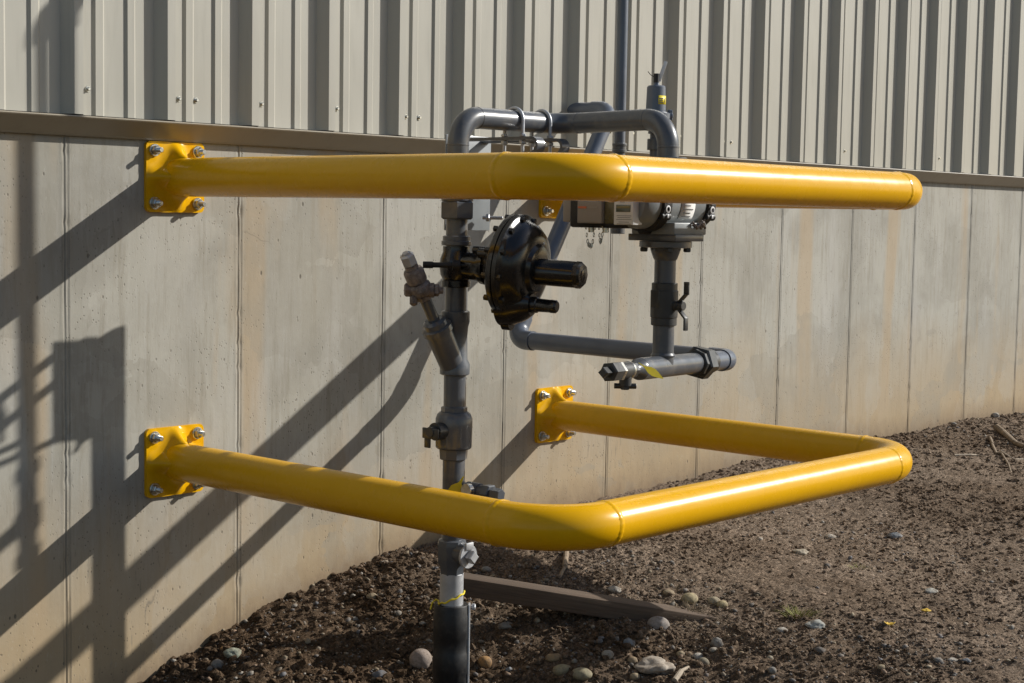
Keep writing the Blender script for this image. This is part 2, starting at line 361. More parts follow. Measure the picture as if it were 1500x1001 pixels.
# ------------------------------------------------------------------ ground
def spacing(a, b, h): return list(np.arange(a, b, h))
xs = np.array([-60, -30, -15, -8, -5, -3.5, -2.5, -1.8] + spacing(-1.3, -.3, .04) + spacing(-.3, 1.9, .0075) + spacing(1.9, 3.4, .012) + spacing(3.4, 6.5, .02) + [6.6, 6.9, 7.4, 8, 9, 11, 14, 20, 30, 60])
ys = np.array([.06] + spacing(0, 1.5, .0075) + spacing(1.5, 2.6, .012) + spacing(2.6, 3.6, .06) + [3.7, 4.2, 5, 6.5, 9, 14, 25, 45, 80]); ys[1:] *= -1
GX, GY = np.meshgrid(xs, ys); GZ = ground_z(GX, GY)
nv = GX.size; gm = bpy.data.meshes.new("ground")
co = np.stack([GX.ravel(), GY.ravel(), GZ.ravel()], 1).astype(np.float32)
nx, ny = len(xs), len(ys); ii = (np.arange(ny - 1)[:, None] * nx + np.arange(nx - 1)[None, :]).ravel()
quads = np.stack([ii, ii + nx, ii + nx + 1, ii + 1], 1).astype(np.int32)
def mesh_np(me, co, faces, k, smooth=True):
    me.vertices.add(len(co)); me.vertices.foreach_set('co', np.asarray(co, np.float32).ravel())
    me.loops.add(faces.size); me.loops.foreach_set('vertex_index', faces.ravel().astype(np.int32))
    me.polygons.add(len(faces)); me.polygons.foreach_set('loop_start', (np.arange(len(faces)) * k).astype(np.int32))
    me.polygons.foreach_set('loop_total', np.full(len(faces), k, np.int32))
    me.polygons.foreach_set('use_smooth', np.full(len(faces), smooth)); me.update(calc_edges=True)
mesh_np(gm, co, quads, 4)
gm.materials.append(M['soil']); ground = bpy.data.objects.new("ground", gm); COL.objects.link(ground); ground['kind'] = 'structure'

def ico(sub):
    bm = bmesh.new(); bmesh.ops.create_icosphere(bm, subdivisions=sub, radius=1.0)
    bm.verts.index_update(); v = np.array([q.co[:] for q in bm.verts]); f = np.array([[q.index for q in t.verts] for t in bm.faces]); bm.free(); return v, f
ICO1, ICO2 = ico(1), ico(2)
def scatter(name, pts, sizes, mat, tones, flat=(.6, .9), sub=ICO1, jag=.25, sink=.25, smooth=False):
    n = len(pts); bv, bf = sub; m = len(bv)
    var = []
    for k in range(24):                                  # a few base shapes
        d = 1 + jag * (rng.random(m) - .5) * 2; s = np.array([rng.uniform(.75, 1.25), rng.uniform(.75, 1.25), rng.uniform(*flat)])
        var.append(bv * d[:, None] * s)
    var = np.array(var); pick = rng.integers(0, 24, n); a = rng.random(n) * 2 * PI; t1 = rng.normal(0, .3, n)
    vv = var[pick] * sizes[:, None, None]
    c, s = np.cos(a)[:, None], np.sin(a)[:, None]; x = vv[..., 0] * c - vv[..., 1] * s; y = vv[..., 0] * s + vv[..., 1] * c; z = vv[..., 2] + x * t1[:, None]
    co = np.stack([x, y, z], -1) + pts[:, None, :]; co[..., 2] += (sizes * (.5 - sink))[:, None]
    F = (bf[None] + (np.arange(n) * m)[:, None, None]).reshape(-1, 3)
    me = bpy.data.meshes.new(name); mesh_np(me, co.reshape(-1, 3), F, 3, smooth)
    if tones is not None:
        at = me.color_attributes.new("tone", 'FLOAT_COLOR', 'POINT')
        cc = np.ones((n, m, 4), np.float32); cc[..., :3] = tones[:, None, :]; at.data.foreach_set('color', cc.ravel())
    me.materials.append(M[mat]); o = bpy.data.objects.new(name, me); COL.objects.link(o); o['kind'] = 'stuff'; return o
def ground_pts(n, x0, x1, y0, y1, dens=None):
    x = rng.uniform(x0, x1, n); y = -rng.uniform(y0, y1, n)
    if dens is not None:
        k = rng.random(n) < dens(x, y); x, y = x[k], y[k]
    return np.stack([x, y, ground_z(x, y)], 1)
def dens(x, y): return np.interp(x, [-.6, .9, 1.5, 6], [1, 1, .8, .6]) * np.clip(.45 + 2.6 * fbm(x, y, 2.2, 4, 77), .08, 1)
PAL = np.array([(.30, .25, .19), (.24, .22, .20), (.36, .30, .21), (.19, .19, .20), (.33, .23, .16), (.40, .37, .32), (.16, .15, .14)])
p1 = ground_pts(60000, -.6, 1.5, .0, 1.9, lambda x, y: np.interp(x, [.5, 1.5], [1, .1]) * np.clip(.6 + 2 * fbm(x, y, 3.2, 4, 77), .15, 1)); s1 = np.minimum(.0024 * (rng.pareto(2.0, len(p1)) + 1), np.interp(p1[:, 0], [.3, 1.0, 1.4], [.016, .012, .006]))
scatter("soil_clods", p1, s1, 'clod', None, (.6, .95), jag=.33)
p1 = ground_pts(70000, .5, 5.8, .0, 2.4, lambda x, y: np.interp(x, [.5, 1.2, 3, 6], [.15, 1, .8, .5]) * np.clip(.55 + 2.4 * fbm(x, y, 1.9, 4, 71), .12, 1)); s1 = np.minimum(.0026 * (rng.pareto(2.2, len(p1)) + 1), .0092) * np.interp(p1[:, 0], [2, 5], [1, 1.5])
scatter("soil_crumbs", p1, s1, 'clod', None, (.4, .85), jag=.35, sink=.36)
p2 = ground_pts(7500, -.6, 1.5, .0, 1.9, lambda x, y: np.interp(x, [.8, 1.5], [1, .5])); s2 = np.minimum(.0026 * (rng.pareto(2.3, len(p2)) + 1), .0115)
t2 = PAL[rng.integers(0, len(PAL), len(p2))] * rng.uniform(.55, 1.0, (len(p2), 1))
scatter("gravel", p2, s2, 'stone', t2, (.45, .8), ICO1, .16, .34, True)
p2 = ground_pts(12000, 1.2, 5.8, .0, 2.4, lambda x, y: np.clip(.3 + 3.5 * fbm(x, y, 1.7, 4, 91), .03, 1)); s2 = np.minimum(.0026 * (rng.pareto(2.4, len(p2)) + 1), .0105)
t2 = PAL[rng.integers(0, len(PAL), len(p2))] * rng.uniform(.65, 1.2, (len(p2), 1))
scatter("gravel_chips", p2, s2, 'stone', t2, (.35, .7), ICO1, .25, .38, True)

# ------------------------------------------------------------------ concrete wall
cw = MB()
prof = [(-.30, 0)]
JN = range(-3, 16)
off = [(-.024, 0), (-.016, 0), (-.0115, -.0022), (-.0085, .0012), (-.0055, .0024), (-.0025, .0024), (-.0008, -.0018), (.0028, -.0024), (.0048, .0016), (.0075, .0016), (.0095, -.0012), (.014, 0), (.022, 0)]
cols = [(-14.0, 0.0, 0)]
for n in JN:
    for dx, dy in off: cols.append((X0 + n * SP + dx, dy, 1))
cols.append((30.0, 0.0, 0))
cols += [(X0 + (n + k / 6) * SP, 0.0, 0) for n in range(-2, 15) for k in range(1, 6)]; cols.sort()
rows = np.linspace(-1.3, .968, 150); vs = []
for zi, z in enumerate(rows):
    for ci, (x, y, j) in enumerate(cols):
        wob = 0; yy = y
        if j:
            jn = round((x - X0) / SP); wob = 0 if abs(x - (X0 + round((x - X0) / SP) * SP)) > .012 else .0011 * (mnoise.noise((z * 3.0, jn * 7.1, 0)) + .6 * mnoise.noise((z * 11.0, jn * 3.3, 4)))
            yy = y * (.4 + .4 * mnoise.noise((z * 9.0, jn * 5.0, ci * .6)))
            if abs(x - (X0 + jn * SP)) < .010 and mnoise.noise((z * 26, jn * 2.7, 9)) > .46: yy += .003
        vs.append((x + wob, yy, z))
nc = len(cols); fs = [(i * nc + k, i * nc + k + 1, (i + 1) * nc + k + 1, (i + 1) * nc + k) for i in range(len(rows) - 1) for k in range(nc - 1)]
cw.add(vs, fs)
b0 = len(cw.v)
cw.add([(-14, .3, -1.3), (30, .3, -1.3), (30, .3, .968), (-14, .3, .968), (-14, .02, .968), (30, .02, .968)], [(0, 3, 2, 1), (4, 5, 2, 3)], False)
wall = cw.build("concrete_wall", 'concrete', None, 60)
ha_ = wall.data.attributes.new("above_soil", 'FLOAT', 'POINT'); vv_ = np.array([q.co[:] for q in wall.data.vertices]); ha_.data.foreach_set('value', (vv_[:, 2] - ground_z(vv_[:, 0], np.zeros(len(vv_)), False)).astype(np.float32))
tag(wall, "board formed grey concrete foundation wall with vertical joints below the metal siding", "wall")

# ------------------------------------------------------------------ metal siding
RIB, T0 = .309, -.060
prof = [(0, -.055), (.028, -.055), (.050, -.020), (.078, -.020), (.086, -.0265), (.110, -.0265), (.118, -.020), (.184, -.020), (.192, -.0265), (.214, -.0265), (.222, -.020), (.285, -.020)]
sm = MB(); pl = []
for k in range(-20, 70):
    for dx, y in prof: pl.append((T0 + k * RIB + dx, y))
vs = []; fs = []
zr = [1.010, 1.6, 2.4, 3.4, 4.6]
for z in zr:
    for i, (x, y) in enumerate(pl): vs.append((x + .0012 * mnoise.noise((x * 3, z * 2, 0)), y + .0015 * mnoise.noise((x * 5, z * 1.3, 3)), z))
n = len(pl)
for r in range(len(zr) - 1):
    for i in range(n - 1): fs.append((r * n + i, r * n + i + 1, (r + 1) * n + i + 1, (r + 1) * n + i))
siding = thing("metal_siding", "ribbed beige metal siding sheets above the concrete wall", "siding", (0, 0, .95))
sm.add(vs, fs); so_ = sm.build("ribbed_sheet", 'siding', siding, 20, True)
so_.data.flip_normals()
tm = MB()                                               # base flashing: ledge on top, face leaning back to the concrete
sec = [(.0, 1.0075), (-.0655, 1.0055), (-.068, 1.002), (-.066, .999), (-.016, .9565), (-.0125, .951), (-.0105, .951), (-.0135, .957), (-.063, .998), (-.060, 1.002), (.0, 1.004)]
xsn = [-12, -3, -1.0, .7, 2.1, 4.0, 6.0, 12, 28]; m = len(sec)
tm.add([(x, y, z) for x in xsn for (y, z) in sec], [(i * m + k, i * m + (k + 1) % m, (i + 1) * m + (k + 1) % m, (i + 1) * m + k) for i in range(len(xsn) - 1) for k in range(m)])
tm.build("base_flashing", 'trim', siding, 25, True)
bk = MB(); bk.box((8, .12, 2.8), (44, .2, 3.66), None, 0); bk.build("backing_wall", 'dark', siding)
def screw(x, y, z):
    s = MB(); s.cyl((x, y, z), (x, y - .002, z), .0085, 16); s.hexa((x, y - .002, z), (x, y - .009, z), .006); return s.build("screw", 'zinc', siding)
for k in range(-2, 16):
    for dx in ((.064, .126) if k % 3 == 0 else (.064,)):
        screw(T0 + k * RIB + dx, -.0205, 1.075 + .004 * ((k * 7) % 3))
screw(T0 + 10 * RIB + .064, -.0205, 1.72)

# ------------------------------------------------------------------ yellow guard rails
D, W, ZU, GR, ER = 1.518, 1.7446, .8455, .0565, .18
def flange_mb(cx):
    h, rc, n = .1035, .016, 70; mb = MB(); vs = []
    def H(u, v):
        r = math.hypot(u, v); t = min(1, max(0, (h - r) / (h - GR))) if r > GR else 1
        ridge = max(math.exp(-(v / .021) ** 2) * (1 if abs(u) > 0 else 0), math.exp(-(u / .021) ** 2))
        ang = math.atan2(v, u); wav = .5 + .5 * math.cos(4 * ang)
        hh = .012 + .036 * (t ** 1.0) * ridge + .004 * t * wav
        hh += .016 * math.exp(-((max(r, GR) - GR) / .010) ** 1.3)
        return hh + .0012 * mnoise.noise((u * 40, v * 40, cx))
    for j in range(n + 1):
        for i in range(n + 1):
            u = -h + 2 * h * i / n; v = -h + 2 * h * j / n
            au, av = abs(u) - (h - rc), abs(v) - (h - rc)
            if au > 0 and av > 0:
                L = math.hypot(au, av); k = max(au, av) / L; u = math.copysign(h - rc + au * k, u); v = math.copysign(h - rc + av * k, v)
            vs.append((cx + u, -H(u, v), v))
    fs = [(j * (n + 1) + i, j * (n + 1) + i + 1, (j + 1) * (n + 1) + i + 1, (j + 1) * (n + 1) + i) for j in range(n) for i in range(n)]
    bd = [i for i in range(n)] + [n + (n + 1) * j for j in range(n)] + [(n + 1) * n + n - i for i in range(n)] + [(n + 1) * (n - j) for j in range(n)]
    base = len(vs)
    for q in bd: vs.append((vs[q][0], -.0105, vs[q][2]))
    for q in bd: vs.append((vs[q][0], .0, vs[q][2]))
    k = len(bd)
    for i in range(k):
        a, b2 = bd[i], bd[(i + 1) % k]; fs.append((b2, a, base + i, base + (i + 1) % k)); fs.append((base + (i + 1) % k, base + i, base + k + i, base + k + (i + 1) % k))
    mb.add(vs, fs); return mb
def make_guard():
    g = thing("guard_rail", "", "guard rail", (0, 0, 0), "yellow guard rails around the gas meter")
    P = [(0, -.004, 0), (0, -D, 0), (W, -D, 0), (W, -.004, 0)]
    mb = MB(); path = fillet(P, ER, 22)
    dense = []
    for a, b2 in zip(path[:-1], path[1:]):
        k = max(1, int((b2 - a).length / .08)); dense += [a.lerp(b2, i / k) for i in range(k)]
    dense.append(path[-1]); mb.tube(dense, GR, 72)
    for i in (1, 2):
        for p, d in elbow_ends(P[i - 1], P[i], P[i + 1], ER):
            u, w_, a = basis(d); seg = 72; vs = []; fs = []
            pr_ = [(-.0095, -.0003), (-.005, .0013), (0, .0022), (.005, .0013), (.0095, -.0003)]
            for (s, r) in pr_:
                for k in range(seg):
                    t = 2 * PI * k / seg; rr = GR + r + .0004 * math.sin(t * 23) + .0003 * math.sin(t * 41)
                    vs.append(p + a * (s + .0012 * math.sin(t * 5)) + (u * math.cos(t) + w_ * math.sin(t)) * rr)
            for q in range(4):
                for k in range(seg): fs.append((q * seg + k, q * seg + (k + 1) % seg, (q + 1) * seg + (k + 1) % seg, (q + 1) * seg + k))
            mb.add(vs, fs)
    mb.build("rail_pipe", 'yellow', g)
    for cx in (0, W):
        f = flange_mb(cx).build("flange_plate", 'yellow', g, 50)
        for sx in (-1, 1):
            for sz in (-1, 1):
                x, z = cx + sx * .077, sz * .077; y0 = -.0145; b = MB(); L = random.uniform(.026, .034)
                b.cyl((x, y0 + .004, z), (x, y0 - .0045, z), .0185, 28); b.hexa((x, y0 - .0045, z), (x, y0 - .0175, z), .0145, phase=random.random())
                pr_ = [(0, .0075)]; s = .0008
                while s < L: pr_ += [(s, .0075), (s + .0009, .0067)]; s += .0019
                pr_ += [(L + .002, .006)]
                b.rev((x, y0 - .0175, z), (0, -1, 0), [(q * .55, r) for q, r in pr_], 20)
                bo = b.build("bolt", 'zinc'); bo.parent = f
    return g
def copy_tree(o, parent=None):
    c = o.copy(); COL.objects.link(c)
    if parent: c.parent = parent
    for ch in list(o.children): copy_tree(ch, c)
    return c
guard = make_guard(); upper = copy_tree(guard); upper.location = (0, 0, ZU)
guard['label'] = "lower yellow U shaped pipe guard rail bolted near the foot of the concrete wall"
upper['label'] = "upper yellow U shaped pipe guard rail bolted just under the wall flashing"

# ------------------------------------------------------------------ gas meter assembly
PR = .0302
RXp, RYp = .353, -.83
gas = thing("gas_meter_assembly", "grey gas riser, regulator, meter and return piping standing inside the yellow guard rails", "gas meter", (RXp, RYp, -.62))
E1 = (RXp, RYp, 1.021); E2 = (.800, -.812, 1.0245); E3 = (.767, -1.245, 1.027); MX, MY = .767, -1.245
rp = MB(); RP = [(RXp, RYp, -.17), E1, E2, E3, (MX, MY, .90)]
rp.tube(fillet(RP, .078, 16), PR, 40)
for i in (1, 2, 3):
    for p, d in elbow_ends(RP[i - 1], RP[i], RP[i + 1], .078): rp.rev(p, d, [(-.004, PR - .001), (-.002, PR + .0009), (.002, PR + .0009), (.004, PR - .001)], 40, caps=False)
rp.build("inlet_pipe", 'gray', gas)
def at(z): return V((RXp, RYp, z))
MB().rev(at(-.85), (0, 0, 1), [(0, .049), (.30, .0495), (.303, .0512), (.36, .0508), (.363, .0495), (.40, .0498), (.403, .051), (.47, .0505), (.473, .0495), (.496, .0495), (.499, .048)], 44).build("tape_wrap", 'tape', gas)
MB().cyl(at(-.36), at(-.262), .0335, 40).build("galvanized_nipple", 'galv', gas)
rdir = V((.672, -.74, 0)); 
cs = MB(); cc = at(-.58) + rdir * .0505; Rz = Matrix.Rotation(math.atan2(rdir.y, rdir.x), 3, 'Z')
cs.box(cc, (.006, .034, .46), Rz, .002); cb = at(-.358) + rdir * .057; cs.hexa(cb, cb + rdir * .012, .009); cs.build("guard_strip", 'galv', gas)
# plug valve at the foot
pv = MB(); pv.rev(at(-.268), (0, 0, 1), [(0, .030), (.004, .034), (.026, .036), (.040, .043), (.088, .044), (.10, .041), (.104, .034)], 8, phase=PI / 8, smooth=False)
pv.cyl(at(-.2) + V((0, -.02, 0)), at(-.2) + V((0, -.058, 0)), .030, 36); pvo = pv.build("plug_valve", 'gray', gas)
q = at(-.205); k2 = MB(); k2.cyl(q + V((0, -.058, 0)), q + V((0, -.066, 0)), .034, 40); k2.hexa(q + V((0, -.066, 0)), q + V((0, -.088, 0)), .019, 4)
k2.box(q + V((0, -.067, .03)), (.03, .006, .02), None, .002); k2.build("plug_head", 'galv', pvo)
# test tap on a side outlet
tv = MB(); q = at(-.016); Y = V((0, -1, 0))
tv.rev(q, Y, [(0, .026), (.032, .024), (.045, .017), (.06, .017)], 28); tv.cyl(q + Y * .058, q + Y * .105, .0235, 28); tv.cyl(q + Y * .105, q + Y * .125, .020, 28)
tv.hexa(q + Y * .123, q + Y * .150, .0255, 6); tv.hexa(q + Y * .150, q + Y * .185, .0185, 6, phase=.3); tvo = tv.build("test_tap", 'gray', gas)
c_ = MB(); s_ = q + Y * .084 + V((-.02, 0, .004)); c_.cyl(s_, s_ + V((-.016, 0, 0)), .0195, 32); c_.build("tap_stem", 'zinc', tvo)
# lockable ball valve
bv = MB(); bv.rev(at(.062), (0, 0, 1), [(0, .035), (.003, .039), (.030, .041), (.034, .046)], 8, phase=.2, smooth=False)
bv.rev(at(.094), (0, 0, 1), [(0, .047), (.004, .051), (.062, .052), (.085, .052), (.098, .047), (.104, .040)], 40)
bv.rev(at(.10), (0, 0, 1), [(0, .049), (.003, .0535), (.055, .0535), (.058, .049)], 8, phase=.35, smooth=False); bv.hexa(at(.196), at(.213), .037, 8); bvo = bv.build("ball_valve", 'gray', gas)
lx = V((-1, 0, 0)); q = at(.148); st = MB(); st.cyl(q + lx * .045, q + lx * .078, .025, 28); st.cyl(q + lx * .078, q + lx * .098, .015, 24)
st.box(q + lx * .092 + V((0, 0, -.004)), (.006, .062, .030), None, .002); st.box(q + lx * .082 + V((0, .022, -.028)), (.006, .022, .038), None, .002); st.build("locking_wing", 'dark', bvo)
# Y strainer
ys_ = MB(); ys_.rev(at(.302), (0, 0, 1), [(0, .037), (.003, .042), (.030, .042), (.045, .035), (.11, .034), (.135, .036), (.150, .040), (.178, .040), (.181, .034)], 40)
LD = V((-.512, 0, .859)); q = at(.315)
ys_.rev(q + LD * .0, LD, [(0, .024), (.01, .036), (.125, .038), (.130, .038)], 40); yso = ys_.build("strainer_body", 'gray', gas)
yc = MB(); yc.rev(q, LD, [(.128, .036), (.130, .0435), (.146, .0435), (.149, .035), (.163, .034), (.170, .026)], 12, smooth=False); yc.cyl(q + LD * .168, q + LD * .245, .0165, 28); yc.build("strainer_cap", 'gray', yso)
yt = MB(); yt.hexa(q + LD * .236, q + LD * .252, .0225, 6, .003); yt.rev(q, LD, [(.250, .020), (.256, .029), (.268, .032), (.282, .030), (.292, .021)], 20)
yt.rev(q, LD, [(.290, .0185), (.294, .0275), (.300, .0285), (.326, .0285), (.331, .026), (.333, .019), (.346, .0185)], 24)
sd = V((.672, -.74, 0)); e = q + LD * .266
yt.hexa(e - sd * .046, e - sd * .024, .0215, 6, .006); yt.cyl(e - sd * .03, e + sd * .036, .0205, 22); yt.hexa(e + sd * .034, e + sd * .050, .017, 6, .004, phase=.5); yt.cyl(e + sd * .048, e + sd * .060, .010, 16)
vd = V((-.70, -.68, 0)); yt.cyl(e + vd * .015, e + vd * .042, .0135, 20); yt.hexa(e + vd * .040, e + vd * .052, .0105, 6)
vd = V((-.3, -.3, -.9)); yt.hexa(e + vd * .02 - sd * .02, e + vd * .045 - sd * .02, .011, 6); yto = yt.build("bleed_valve", 'brass', gas, 28)
tp = MB(); tp.hexa(q + LD * .344, q + LD * .380, .0215, 6, .006, phase=.4); tp.hexa(q + LD * .378, q + LD * .386, .012, 6); tp.build("valve_plug", 'galv', yto)
# regulator body on the riser, actuator facing out
col_ = MB(); col_.rev(at(.664), (0, 0, 1), [(0, .040), (.003, .0425), (.012, .0425), (.014, .039), (.026, .039), (.028, .034)], 40); col_.build("pipe_collar", 'gray', gas)
un = MB(); un.hexa(at(.737), at(.788), .0505, 6, .006, phase=.25); un.rev(at(.786), (0, 0, 1), [(0, .042), (.003, .0445), (.018, .0445), (.022, .034)], 40); un.build("hex_union", 'gray', gas)
A = V((.27, -.963, -.045)).normalized(); O = at(.611); AD = V((.27, -.95, -.11)).normalized()
rg = MB(); rg.rev(at(.548), (0, 0, 1), [(0, .036), (.002, .041), (.018, .041), (.021, .037), (.034, .044), (.058, .0475), (.08, .045), (.098, .038), (.114, .038)], 40)
rg.rev(O, A, [(.02, .036), (.06, .039), (.075, .041), (.085, .048), (.10, .05)], 36)
rim = .143
OD = O + V((.004, 0, .022)); rg.rev(OD, AD, [(.10, .046), (.122, .075), (.144, .112), (.158, .132), (.163, rim - .002), (.166, rim), (.178, rim), (.179, rim - .004), (.1805, rim - .004), (.1815, rim), (.193, rim), (.196, rim - .003), (.199, .132), (.205, .127), (.222, .120), (.238, .106), (.245, .088), (.246, .070), (.256, .062), (.260, .046)], 64)
u, w_, _ = basis(AD)
for k in range(12):
    t = 2 * PI * k / 12 + .2; c = OD + (u * math.cos(t) + w_ * math.sin(t)) * (rim - .0105)
    rg.hexa(c + AD * .194, c + AD * .207, .0088, 6, .001); rg.hexa(c + AD * .148, c + AD * .165, .0088, 6, .001)
# linkage housing, ribs and fittings between body and case
for (s0, s1, du, dw, r) in ((.10, .155, .05, .03, .016), (.09, .14, -.045, .04, .014), (.22, .25, .02, .04, .014), (.215, .245, -.05, .03, .011), (.05, .085, .0, .045, .012)):
    c = O + u * du + w_ * dw; rg.cyl(c + A * s0, c + A * s1, r, 20)
for dz in (.026, -.03): rg.box(O + A * .245 + V((0, 0, dz)), (.03, .075, .012), Matrix.Rotation(math.atan2(A.y, A.x) + PI / 2, 3, 'Z'), .003)
rgo = rg.build("regulator", 'black', gas)
br = MB(); br.rev(O, A, [(.225, .040), (.245, .040), (.247, .0362), (.366, .0356), (.370, .034)], 40); br.rev(O, A, [(.366, .0345), (.368, .0368), (.382, .0365), (.388, .031), (.389, .018), (.391, .017), (.392, .010)], 8, smooth=False); br.build("spring_barrel", 'black', rgo)
pq = O + V((-.012, 0, -.090)); sb = MB(); sb.rev(pq, A, [(.16, .066), (.190, .062), (.204, .056), (.220, .050), (.236, .040), (.248, .030)], 36); sb.rev(pq, A, [(.236, .023), (.262, .022), (.264, .0185), (.302, .0175), (.304, .0185), (.318, .018), (.322, .014)], 28)
sb.cyl(pq + V((0, 0, -.055)) + A * .16, pq + V((0, 0, -.055)) + A * .185, .022, 20); sb.build("relief_barrel", 'black', rgo)
ln_ = V((.05, -.6, .8)).normalized()
lbq = OD + AD * .247 + V((.022, .006, .092)); 
lb = MB(); Rl = ((AD + V((.06, .02, .42))).to_track_quat('Z', 'Y')).to_matrix() @ Matrix.Rotation(.55, 3, 'Z'); lb.box(lbq, (.021, .052, .002), Rl, .0006); lb.build("label_plate", 'white', rgo)
tg = MB(); tq = O + A * .196 + V((.03, 0, .136)); tg.box(tq, (.026, .018, .003), (A.to_track_quat('Z', 'Y')).to_matrix() @ Matrix.Rotation(-.25, 3, 'Z'), .001); tg.build("metal_tag", 'galv', rgo)
rc_ = MB(); rq = O + A * .20 + V((.115, .03, .042)); rc_.cyl(rq, rq + V((0, 0, .025)), .013, 16); rc_.cyl(rq + V((0, 0, .025)), rq + V((0, 0, .036)), .008, 16); rc_.build("vent_cap", 'redcap', rgo)
rod = MB(); rq = O + V((-.70, -.68, 0)) * .055; rd = V((.672, -.74, 0))
rod.cyl(rq - rd * .092, rq - rd * .064, .0095, 16); rod.cyl(rq - rd * .066, rq, .0075, 16); rod.cyl(rq - rd * .01, rq + rd * .012, .014, 16); rod.cyl(rq, rq + rd * .095, .0045, 14); rod.cyl(rq + rd * .03, rq + rd * .045, .008, 14); rod.build("lever_rod", 'black_matte', rgo)
# standpipe, ball valve and tee below the meter
TZ = .333
sp = MB(); sp.tube([(MX, MY, .662), (MX, MY, TZ)], PR, 40); sp.rev((MX, MY, .632), (0, 0, 1), [(0, PR), (.006, .034), (.022, .040), (.032, .043), (.036, .043)], 40); sp.build("standpipe", 'gray', gas)
v2 = MB(); v2.rev((MX, MY, .449), (0, 0, 1), [(0, .033), (.002, .0365), (.022, .0365), (.024, .0385), (.050, .039), (.098, .039), (.100, .0365), (.119, .0365), (.121, .033)], 40)
v2.box((MX - .036, MY + .004, .525), (.006, .03, .05), None, .002); v2.cyl((MX, MY - .03, .507), (MX, MY - .052, .507), .0135, 24); v2o = v2.build("shutoff_valve", 'dark', gas)
hm = MB(); hy = MY - .050
hm.cyl((MX, hy - .002, .507), (MX, hy - .018, .507), .0125, 20)
for sg in (1, -1):
    pts = [(0, .0), (.006, .014 * sg), (-.020, .034 * sg), (-.020, .066 * sg)]
    for a, b2 in zip(pts[:-1], pts[1:]):
        p0 = V((MX, hy - .006 + a[0] * -0 + (a[0] if a[0] < 0 else 0), .507 + a[1])); p1 = V((MX, hy - .006 + (b2[0] if b2[0] < 0 else 0), .507 + b2[1]))
        dd = p1 - p0; Rm_ = dd.to_track_quat('Z', 'X').to_matrix(); hm.box((p0 + p1) / 2, (.017, .006, dd.length + .004) if False else (.006, .017, dd.length + .004), Rm_, .0015)
hm.build("tee_handle", 'dark', v2o)
E4 = V((1.281, -1.117, .315)); E5 = V((1.281, -.214, .320)); E6 = V((1.80, -.205, 1.142)); TEE = V((MX, MY, TZ)); ud = (E4 - TEE).normalized(); LE = TEE - ud * .165
rt = MB(); RT = [LE, E4, E5, E6, V((1.80, -.02, 1.147))]; rt.tube(fillet(RT, [.052, .060, .055], 16), PR, 40); rto = rt.build("return_pipe", 'gray_blue', gas)
for i, r in ((1, .052), (2, .060), (3, .055)):
    es = MB()
    ends = elbow_ends(RT[i - 1], RT[i], RT[i + 1], r)
    es.tube(fillet([ends[0][0] + ends[0][1] * .030, RT[i], ends[1][0] + ends[1][1] * .030], r, 16), PR + .0036, 40)
    es.build("elbow_fitting", 'gray_blue', gas)
ws = MB(); ws.rev(TEE + V((0, 0, .029)), (0, 0, 1), [(0, .034), (.004, .0345), (.010, .0305)], 40, caps=False); ws.build("tee_weld", 'gray', gas)
uh = MB(); um = TEE + ud * .292
uh.hexa(um - ud * .050, um - ud * .028, .041, 8, .004); uh.hexa(um - ud * .028, um + ud * .026, .0505, 6, .006, phase=.2); uh.cyl(um + ud * .024, um + ud * .075, .0345, 40); uh.hexa(um + ud * .024, um + ud * .040, .040, 8); uh.build("pipe_union", 'dark', gas)
hd = MB(); hd.tube([LE, um - ud * .04], PR + .0006, 40); hd.rev(LE, -ud, [(0, PR), (.012, .027), (.024, .018), (.04, .016)], 36); hd.build("header_pipe", 'gray', gas)
ev = MB(); q = LE - ud * .035
ev.hexa(q, q - ud * .03, .021, 6); ev.cyl(q - ud * .028, q - ud * .10, .0235, 28); ev.hexa(q - ud * .11, q - ud * .165, .027, 6, .004, phase=.1); ev.hexa(q - ud * .165, q - ud * .20, .0145, 4)
ev.cyl(q - ud * .055, q - ud * .055 + V((0, 0, -.042)), .017, 24); ev.cyl(q - ud * .055 + V((0, 0, -.042)) - rdir * .030, q - ud * .055 + V((0, 0, -.042)) + rdir * .030, .0075, 18); ev.hexa(q - ud * .055 + V((0, 0, -.03)), q - ud * .055 + V((0, 0, -.052)), .0135, 6); evo = ev.build("drain_valve", 'dark', gas)
ek = MB(); ek.hexa(q - ud * .098, q - ud * .115, .0275, 6, .002, phase=.1); ek.build("chrome_nut", 'zinc', evo); ek = MB(); ek.cyl(q - ud * .034, q - ud * .046, .0245, 28); ek.build("chrome_ring", 'zinc', evo)
# meter
mt = MB(); mt.box((MX, MY, .6965), (.132, .165, .019), None, .002); mt.rev((MX, MY, .668), (0, 0, 1), [(0, .070), (.002, .074), (.017, .074), (.018, .072)], 40); mto = mt.build("gas_meter", 'gray', gas)
mt = MB(); mt.cyl((MX, MY, .92), (MX, MY, .895), .053, 40); mt.box((MX, MY, .89), (.132, .150, .019), None, .002); mt.build("top_flange", 'gray', mto)
for sx, sy in ((-1, -1), (1, -1), (-1, 1), (1, 1)):
    b = MB(); bx, by = MX + sx * .043, MY + sy * .043; b.hexa((bx, by, .669), (bx, by, .656), .0115); bo = b.build("flange_bolt", 'dark', mto)
MZ = .792
mb_ = MB(); mb_.rev((MX - .075, MY, MZ), (1, 0, 0), [(0, .070), (.003, .073), (.163, .073), (.166, .070)], 56); mb_.box((MX + .008, MY - .004, .722), (.150, .150, .034), None, .004); mb_.build("meter_body", 'gray_light', mto)
